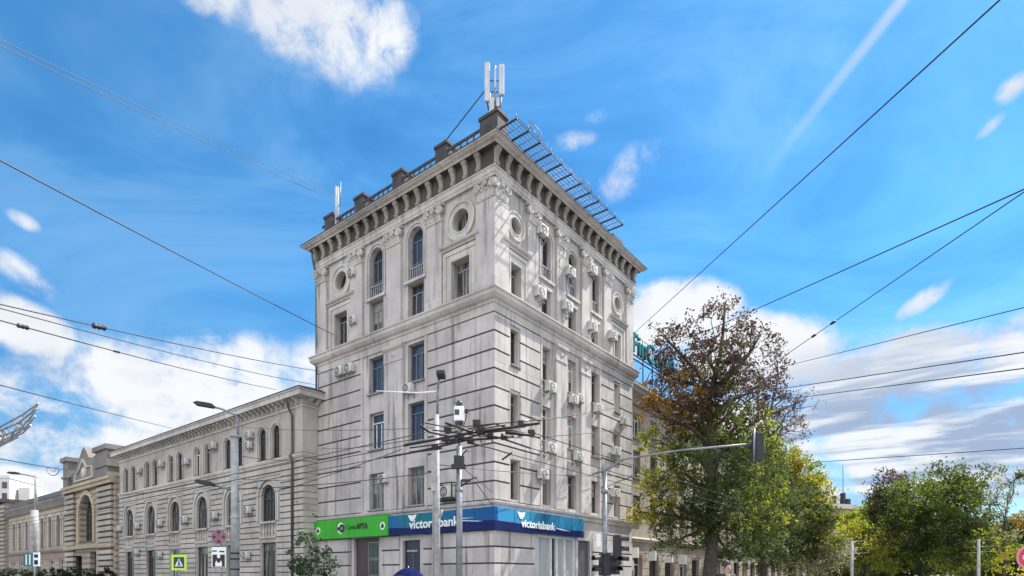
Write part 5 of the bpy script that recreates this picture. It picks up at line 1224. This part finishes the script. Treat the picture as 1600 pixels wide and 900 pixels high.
def person(label, px, Y, h, yaw):
    t = thing('person', label, 'person', Vector((at(px, 900, Y).x, Y, .12)), yaw)
    k = h / 1.78
    J = {'pel': (0, 0, .95), 'chest': (0, .01, 1.25), 'neck': (0, 0, 1.47), 'head': (0, -.02, 1.58), 'crown': (0, -.01, 1.70)}
    E_ = [('pel', 'chest'), ('chest', 'neck'), ('neck', 'head'), ('head', 'crown')]
    rad = {'pel': (.15, .11), 'chest': (.17, .12), 'neck': (.06, .06), 'head': (.085, .10), 'crown': (.07, .085)}
    for s_, n_ in ((-1, 'l'), (1, 'r')):
        J.update({n_ + 'sh': (.19 * s_, .01, 1.40), n_ + 'el': (.25 * s_, .03, 1.12), n_ + 'wr': (.24 * s_, -.06, .88), n_ + 'ha': (.235 * s_, -.09, .78), n_ + 'hip': (.095 * s_, 0, .90), n_ + 'kn': (.10 * s_, -.03 * s_, .50), n_ + 'an': (.10 * s_, .03 * s_, .09), n_ + 'to': (.11 * s_, -.15 + .03 * s_, .035)})
        E_ += [('chest', n_ + 'sh'), (n_ + 'sh', n_ + 'el'), (n_ + 'el', n_ + 'wr'), (n_ + 'wr', n_ + 'ha'), ('pel', n_ + 'hip'), (n_ + 'hip', n_ + 'kn'), (n_ + 'kn', n_ + 'an'), (n_ + 'an', n_ + 'to')]
        rad.update({n_ + 'sh': (.075, .075), n_ + 'el': (.055, .055), n_ + 'wr': (.032, .03), n_ + 'ha': (.035, .022), n_ + 'hip': (.09, .09), n_ + 'kn': (.06, .06), n_ + 'an': (.042, .042), n_ + 'to': (.038, .03)})
    def skin(names, grow, nm, m):
        idx = {n_: i for i, n_ in enumerate(names)}
        me = bpy.data.meshes.new(nm); me.from_pydata([tuple(x * k for x in J[n_]) for n_ in names], [(idx[a], idx[b]) for a, b in E_ if a in idx and b in idx], []); me.materials.append(m)
        o = bpy.data.objects.new(nm, me); COL.objects.link(o); o.parent = t
        sm = o.modifiers.new('skin', 'SKIN'); sm.use_smooth_shade = True
        sv = me.skin_vertices[0].data if me.skin_vertices else None
        if sv is None:
            bpy.context.view_layer.objects.active = o; sv = me.skin_vertices[0].data
        for n_, i in idx.items(): sv[i].radius = (rad[n_][0] * k + grow, rad[n_][1] * k + grow)
        sv[0].use_root = True
        o.modifiers.new('smooth', 'SUBSURF').levels = 2
        return o
    bm_ = skin(list(J), 0, 'body', m_skin)
    skin(['pel', 'chest', 'lsh', 'rsh', 'lel', 'rel', 'lwr', 'rwr', 'lhip', 'rhip'], .014, 'jacket', m_coat)
    skin(['pel', 'lhip', 'rhip', 'lkn', 'rkn', 'lan', 'ran'], .010, 'trousers', m_coat)
    mb = MB(); mb.lathe((0, .012, 1.645 * k), [(.098, -.05), (.104, 0), (.10, .05), (.08, .10), (.04, .125), (.001, .13)], 16); mb.build('hair', m_hair, t)
    mb = MB(); mb.prism(lambda a, z, d: (a, -.105 * k - d, z), [(-.01, 1.56 * k), (.025, 1.565 * k), (.0, 1.61 * k)], -.012, .012)
    for s_ in (-1, 1): mb.lathe((.035 * s_, -.10 * k, 1.615 * k), [(.012, -.01), (.012, .004), (.001, .008)], 8, 0, (0, -1, 0)); mb.lathe((.098 * s_, 0, 1.60 * k), [(.03, -.005), (.03, .012), (.001, .016)], 10, 0, (s_, 0, 0))
    mb.build('face', m_skin, t)
    for s_ in (-1, 1):                                   # five fingers on each relaxed hand
        mb = MB(); b0 = Vector((.235 * s_, -.09, .78)) * k
        for i in range(4): mb.tube([b0 + Vector((.0, (.02 - .014 * i), -.01)), b0 + Vector((-.004 * s_, .018 - .015 * i, -.055)), b0 + Vector((-.016 * s_, .012 - .015 * i, -.09 + abs(i - 1.5) * .008))], [.011, .009, .007], 6)
        mb.tube([b0 + Vector((0, -.02, .03)), b0 + Vector((-.012 * s_, -.045, 0)), b0 + Vector((-.018 * s_, -.05, -.03))], [.012, .010, .008], 6)
        mb.build('fingers', m_skin, bm_)
    return t
person('person in a dark jacket seen before the trunk of the tallest tree', 1135, 13.5, 1.86, R(20))

# ------------------------------------------------------------------ overhead wires
def sagged(a, b, sag, n=14):
    return [a.lerp(b, i / n) - Vector((0, 0, sag * 4 * (i / n) * (1 - i / n))) for i in range(n + 1)]
def wire(label, A, Bp, ext=1.0, r=.016, sag=0.0, ins=None, name='overhead_wire'):
    """A: far end (px, py, depth); B: near end where the photo's frame cuts it; ext carries the wire on beyond the frame"""
    a, b = at(*A), at(*Bp); b = a + (b - a) * ext
    mb = MB(); mb.tube(sagged(a, b, sag), r, 6)
    o = tag(mb.build(name, m_wire), label, 'wire', 'overhead wires')
    for f_, rr, ll in ins or ():
        q = a.lerp(at(*Bp), f_); d = (b - a).normalized()
        q = q - Vector((0, 0, sag * 4 * (f_ / ext) * (1 - f_ / ext)))
        m2 = MB(); m2.lathe(q, [(.02, -ll), (rr, -ll * .8), (rr * .6, -ll * .3), (rr, 0), (rr * .6, ll * .3), (rr, ll * .8), (.02, ll)], 8, 0, d); m2.build('insulator', m_black, o)
    return o
wire('dark wire running from the left frame edge down to the far tower edge', (521, 523, 39.5), (0, 245, 15), 1.5, .022, .1)
wire('upper of two faint thin wires high in the left sky', (523, 306, 40.5), (0, 58, 17), 1.4, .011, .1)
wire('lower of two faint thin wires high in the left sky', (520, 312, 40.7), (0, 66, 17), 1.4, .011, .12)
wire('long wire crossing the upper right sky down to the roof lettering', (985, 526, 47), (1562, 0, 11), 1.3, .019)
wire('wire from the right edge reaching the tower end through the tallest tree', (990, 566, 43.3), (1600, 290, 13), 1.4, .017, .1)
wire('right hand wire broken by two insulators in the open sky', (1100, 642, 52), (1600, 300, 14), 1.4, .016, 0, ins=[(.715, .06, .2), (.66, .06, .2)])
wire('faint wire below the broken wire on the right', (1100, 602, 53), (1600, 478, 15), 1.4, .013, .05)
wire('upper of two parallel wires across the right hand cloud', (1062, 630, 51), (1600, 548, 15), 1.4, .016, .05)
wire('lower of two parallel wires across the right hand cloud', (1080, 642, 52), (1600, 573, 15), 1.4, .016, .05)
wire('lowest right hand wire above the distant trees', (1050, 736, 50), (1600, 698, 17), 1.4, .013, .05)
wire('upper strand of the double wire at the left with a black spacer', (512, 582, 40.6), (0, 462, 14), 1.4, .017, .25, ins=[(.87, .085, .28)])
wire('lower strand of the double wire at the left', (492, 601, 40.0), (0, 466, 14.4), 1.4, .015, .3)
wire('wire with a black connector from the left edge to the wing eave', (432, 609, 40.8), (0, 490, 14), 1.4, .017, .2, ins=[(.97, .06, .2), (.80, .04, .2)])
wire('low wire from the left edge to the roof of the grey wing', (268, 669, 52), (0, 600, 20), 1.4, .020, .05)
wire('bottom left wire above the striped hall portal', (118, 736, 82), (0, 714, 26), 1.4, .026, .1)
wire('wire strung across the wing between lamp post and tower lamp post', (372, 764, 26), (682, 737, 26), 1, .018, .12)
wire('wire strung from the tower lamp post to the far end of the sunlit face', (1000, 742, 44.5), (684, 726, 26), 1, .02, .25)
wire('upper span wire from the sunlit wall to the trolley crossing', (985, 632, 42.8), (842, 657, 15.6), 1, .015, .05)
wire('wire crossing the sunlit windows below the fourth floor', (975, 668, 42.4), (830, 683, 16.8), 1, .014, .1)
wire('slanting wire from the steel pole to the building corner', (768, 768, 31), (718, 726, 24), 1, .016, .02)
wire('second slanting wire from the low lamp to the building corner', (770, 790, 30.9), (742, 752, 23.5), 1, .018, .02)
wire('thin level wire along the wing between the two left lamp posts', (58, 778, 46), (368, 752, 26), 1, .014, .25)
wire('thin wire from the left lamp post to the tower wall above the green sign', (506, 716, 40.3), (372, 712, 26), 1, .014, .2)
wire('second thin wire from the left lamp post to the far tower corner', (500, 742, 40.4), (372, 748, 26), 1, .014, .2)
wire('thin wire from the tower lamp post to the wing cornice', (330, 662, 49), (682, 668, 26), 1, .013, .3)
wire('thin wire from the trolley crossing to the far tower corner', (502, 700, 40.4), (660, 684, 16.8), 1, .013, .15)
wire('thin wire from the trolley crossing past the left lamp post', (372, 784, 26), (628, 702, 18.2), 1, .013, .1)
wire('cable sagging from the wing drain pipe to the green shop sign', (505, 812, 40.4), (462, 783, 40.2), 1, .03, .1)
wire('cable looping above the green shop sign', (618, 795, 36.0), (492, 807, 40.6), 1, .03, .35)
wire('cable lying along the ledge over the blue bank sign', (770, 785, 30.8), (618, 797, 35.9), 1, .03, .05)
# wires of the trolley route along the shaded street and along the sunlit street
ZW = 5.6
def plan(px, py, z=ZW):
    Y = (z - EYE) * F / (HY - py); return at(px, py, Y)
def contact(label, p, d, L_, r=.014):
    mb = MB(); a = p; b = p + d * L_; mb.tube([a, a.lerp(b, .5) - Vector((0, 0, .04)), b], r, 6); tag(mb.build('contact_wire', m_wire), label, 'wire', 'trolley contact wires')
contact('outer contact wire leaving the trolley crossing along the shaded street', plan(600, 715), UL, 90)
contact('inner contact wire leaving the trolley crossing along the shaded street', plan(632, 696), UL, 90)
contact('third contact wire above the shaded street near the wing', plan(664, 676), UL, 90)
contact('outer contact wire running down the sunlit street from the crossing', plan(835, 677), UR, 80)
contact('inner contact wire running down the sunlit street from the crossing', plan(794, 709), UR, 80)
contact('contact wire running down the sunlit street at the crossing edge', plan(828, 700), UR, 80)
tc = thing('trolley_wire_crossing', 'black overhead trolley wire crossing with rails and frogs hanging before the building', 'wire crossing', plan(735, 685))
bars = [([(600, 715), (640, 708), (668, 702), (728, 688), (771, 684.5)], .05), ([(632, 696), (685, 686), (749, 674), (800, 668), (843, 661)], .062), ([(655, 664), (671, 675), (700, 681), (735, 684)], .06),
        ([(696, 661), (735, 674), (778, 683), (828, 700)], .055), ([(713, 664), (732, 674), (760, 676)], .06), ([(733, 692), (767, 700), (796, 709)], .04), ([(799, 708), (785, 718)], .055), ([(728, 688), (796, 683), (836, 677)], .055),
        ([(724, 667), (762, 663), (801, 660), (843, 656)], .022), ([(664, 661), (700, 668), (712, 670)], .025), ([(640, 700), (700, 692), (760, 676), (800, 672)], .035), ([(760, 672), (770, 690)], .03), ([(745, 663), (752, 692)], .03), ([(690, 694), (740, 672), (790, 664)], .03), ([(676, 672), (760, 682), (815, 684)], .03), ([(790, 676), (832, 680)], .07), ([(640, 707), (690, 700)], .06), ([(690, 688), (745, 686)], .07)]
for i, (pts, r) in enumerate(bars):
    mb = MB(); zz = ZW + .03 * ((i * 7) % 5 - 2)
    mb.tube([plan(x, y, zz) - tc.location for x, y in pts], r * .62, 6); mb.build('contact_rail', m_rust, tc)
for i, (x, y) in enumerate(((745, 663), (700, 672), (720, 684), (765, 680), (788, 684), (815, 664), (830, 678), (680, 700), (752, 674), (735, 690))):
    q = plan(x, y) - tc.location; mb = MB(); mb.box(XYZ, q.x - .10, q.x + .10, q.y - .12, q.y + .12, q.z - .05, q.z + .10); mb.build('wire_frog', m_rust, tc, bevel=.015)
for x, y in ((822, 662), (806, 684), (790, 681)):
    q = plan(x, y) - tc.location; mb = MB(); mb.lathe(q + Vector((0, 0, .05)), [(.001, -.05), (.07, -.04), (.07, .04), (.001, .06)], 10); mb.build('insulator', m_whitep, tc)

# hanging street decorations on the left
wg = thing('wing_decoration', 'grey wire wing shaped street decoration hanging at the left edge', 'decoration', at(0, 660, 24))
mb = MB()
P0 = wg.location
strands = [[(-60, 690), (0, 667), (35, 648), (60, 630)], [(-60, 700), (0, 673), (30, 660), (50, 644), (60, 630)], [(-60, 706), (0, 682), (28, 672), (46, 655), (57, 638)], [(-60, 716), (0, 690), (22, 680), (40, 668), (55, 650)], [(-60, 722), (0, 694), (20, 684), (36, 676), (48, 664)], [(-60, 728), (0, 697), (18, 688), (30, 682)], [(0, 667), (6, 682), (0, 694)], [(20, 657), (26, 668), (16, 684)], [(36, 648), (40, 660), (30, 676)], [(-60, 690), (-70, 705), (-60, 728)]]
for st in strands: mb.tube([at(x, y, 24 - .012 * x) - P0 for x, y in st], .035, 6)
rg = random.Random(4)
for k in range(26):
    x = rg.uniform(-50, 40); y0 = 667 - x * .6 + 4; 
    mb.tube([at(x, y0 + rg.uniform(0, 10), 24 - .012 * x) - P0, at(x + 8, y0 + rg.uniform(8, 24), 24 - .012 * x) - P0], .02, 5)
mb.build('frame', m_steel, wg)
hw = thing('ring_decoration', 'small half ring decoration hanging from a wire left of the gabled portal', 'decoration', at(83, 731, 62))
mb = MB(); mb.tube([(-.68 * math.cos(math.pi * k / 10), 0, .0 - .8 * math.sin(math.pi * k / 10)) for k in range(11)], .05, 6); mb.tube([(-.68, 0, 0), (.68, 0, 0)], .03, 5); mb.tube([(-.35, 0, -.2), (0, 0, -.45), (.35, 0, -.2)], .03, 5); mb.build('frame', m_steel, hw)

# distant roofs at the end of the street
dh = thing('distant_house', 'dark distant house with chimneys at the end of the street', 'building', Vector((at(1318, 900, 140).x, 140, .0)), .3)
mb = MB(); mb.box(XYZ, -6, 6, 0, 10, 0, 17.6); mb.build('wall', m_street, dh)
mb = MB(); mb.prism(lambda a, z, d: (a, d, z), [(-.5, 17.5), (10.5, 17.5), (8, 19.0), (2, 19.0)], -6.4, 6.4); rf = mb.build('roof', m_dark, dh)
for x, w, zt in ((-5.2, .9, 21.2), (-2.8, .7, 19.9), (.2, .5, 21.0), (3.0, .6, 21.8), (4.3, 1.1, 20.4)):
    mb = MB(); mb.box(XYZ, x - w / 2, x + w / 2, 2.5, 3.6, 17.9, zt); mb.build('chimney', m_dark, rf)
mb = MB(); mb.tube([(3.0, 3, 21.7), (3.0, 3, 29)], .10, 6); mb.build('aerial', m_steel, rf)
for k in range(4):
    for j in range(3):
        mb = MB(); mb.box(XYZ, -4.8 + k * 2.7, -3.6 + k * 2.7, -.05, .05, 4 + j * 4.2, 6.2 + j * 4.2); mb.build('window', m_glass, dh)
# shop light boxes under the trees
for k, (x, z, lb) in enumerate(((18.2, 3.35, 'first white light box by the nearest brown shop door'), (21.3, 3.2, 'second white light box past the nearest brown shop door'), (24.6, 3.1, 'white light box beside the dark trunk of the tallest tree'), (27.6, 3.0, 'farthest white light box on the street front'))):
    b_ = thing('light_box', 'projecting ' + lb, 'sign', loc2w(x - 1.25, SY, z), ANG)
    mb = MB(); mb.box(XYZ, -.09, .09, -.95, -.25, -.38, .38); mb.build('panel', m_whitep, b_, bevel=.02)
    mb = MB(); mb.box(XYZ, -.03, .03, -.25, .05, .2, .26); mb.box(XYZ, -.03, .03, -.25, .05, -.26, -.2); mb.build('bracket', m_black, b_)
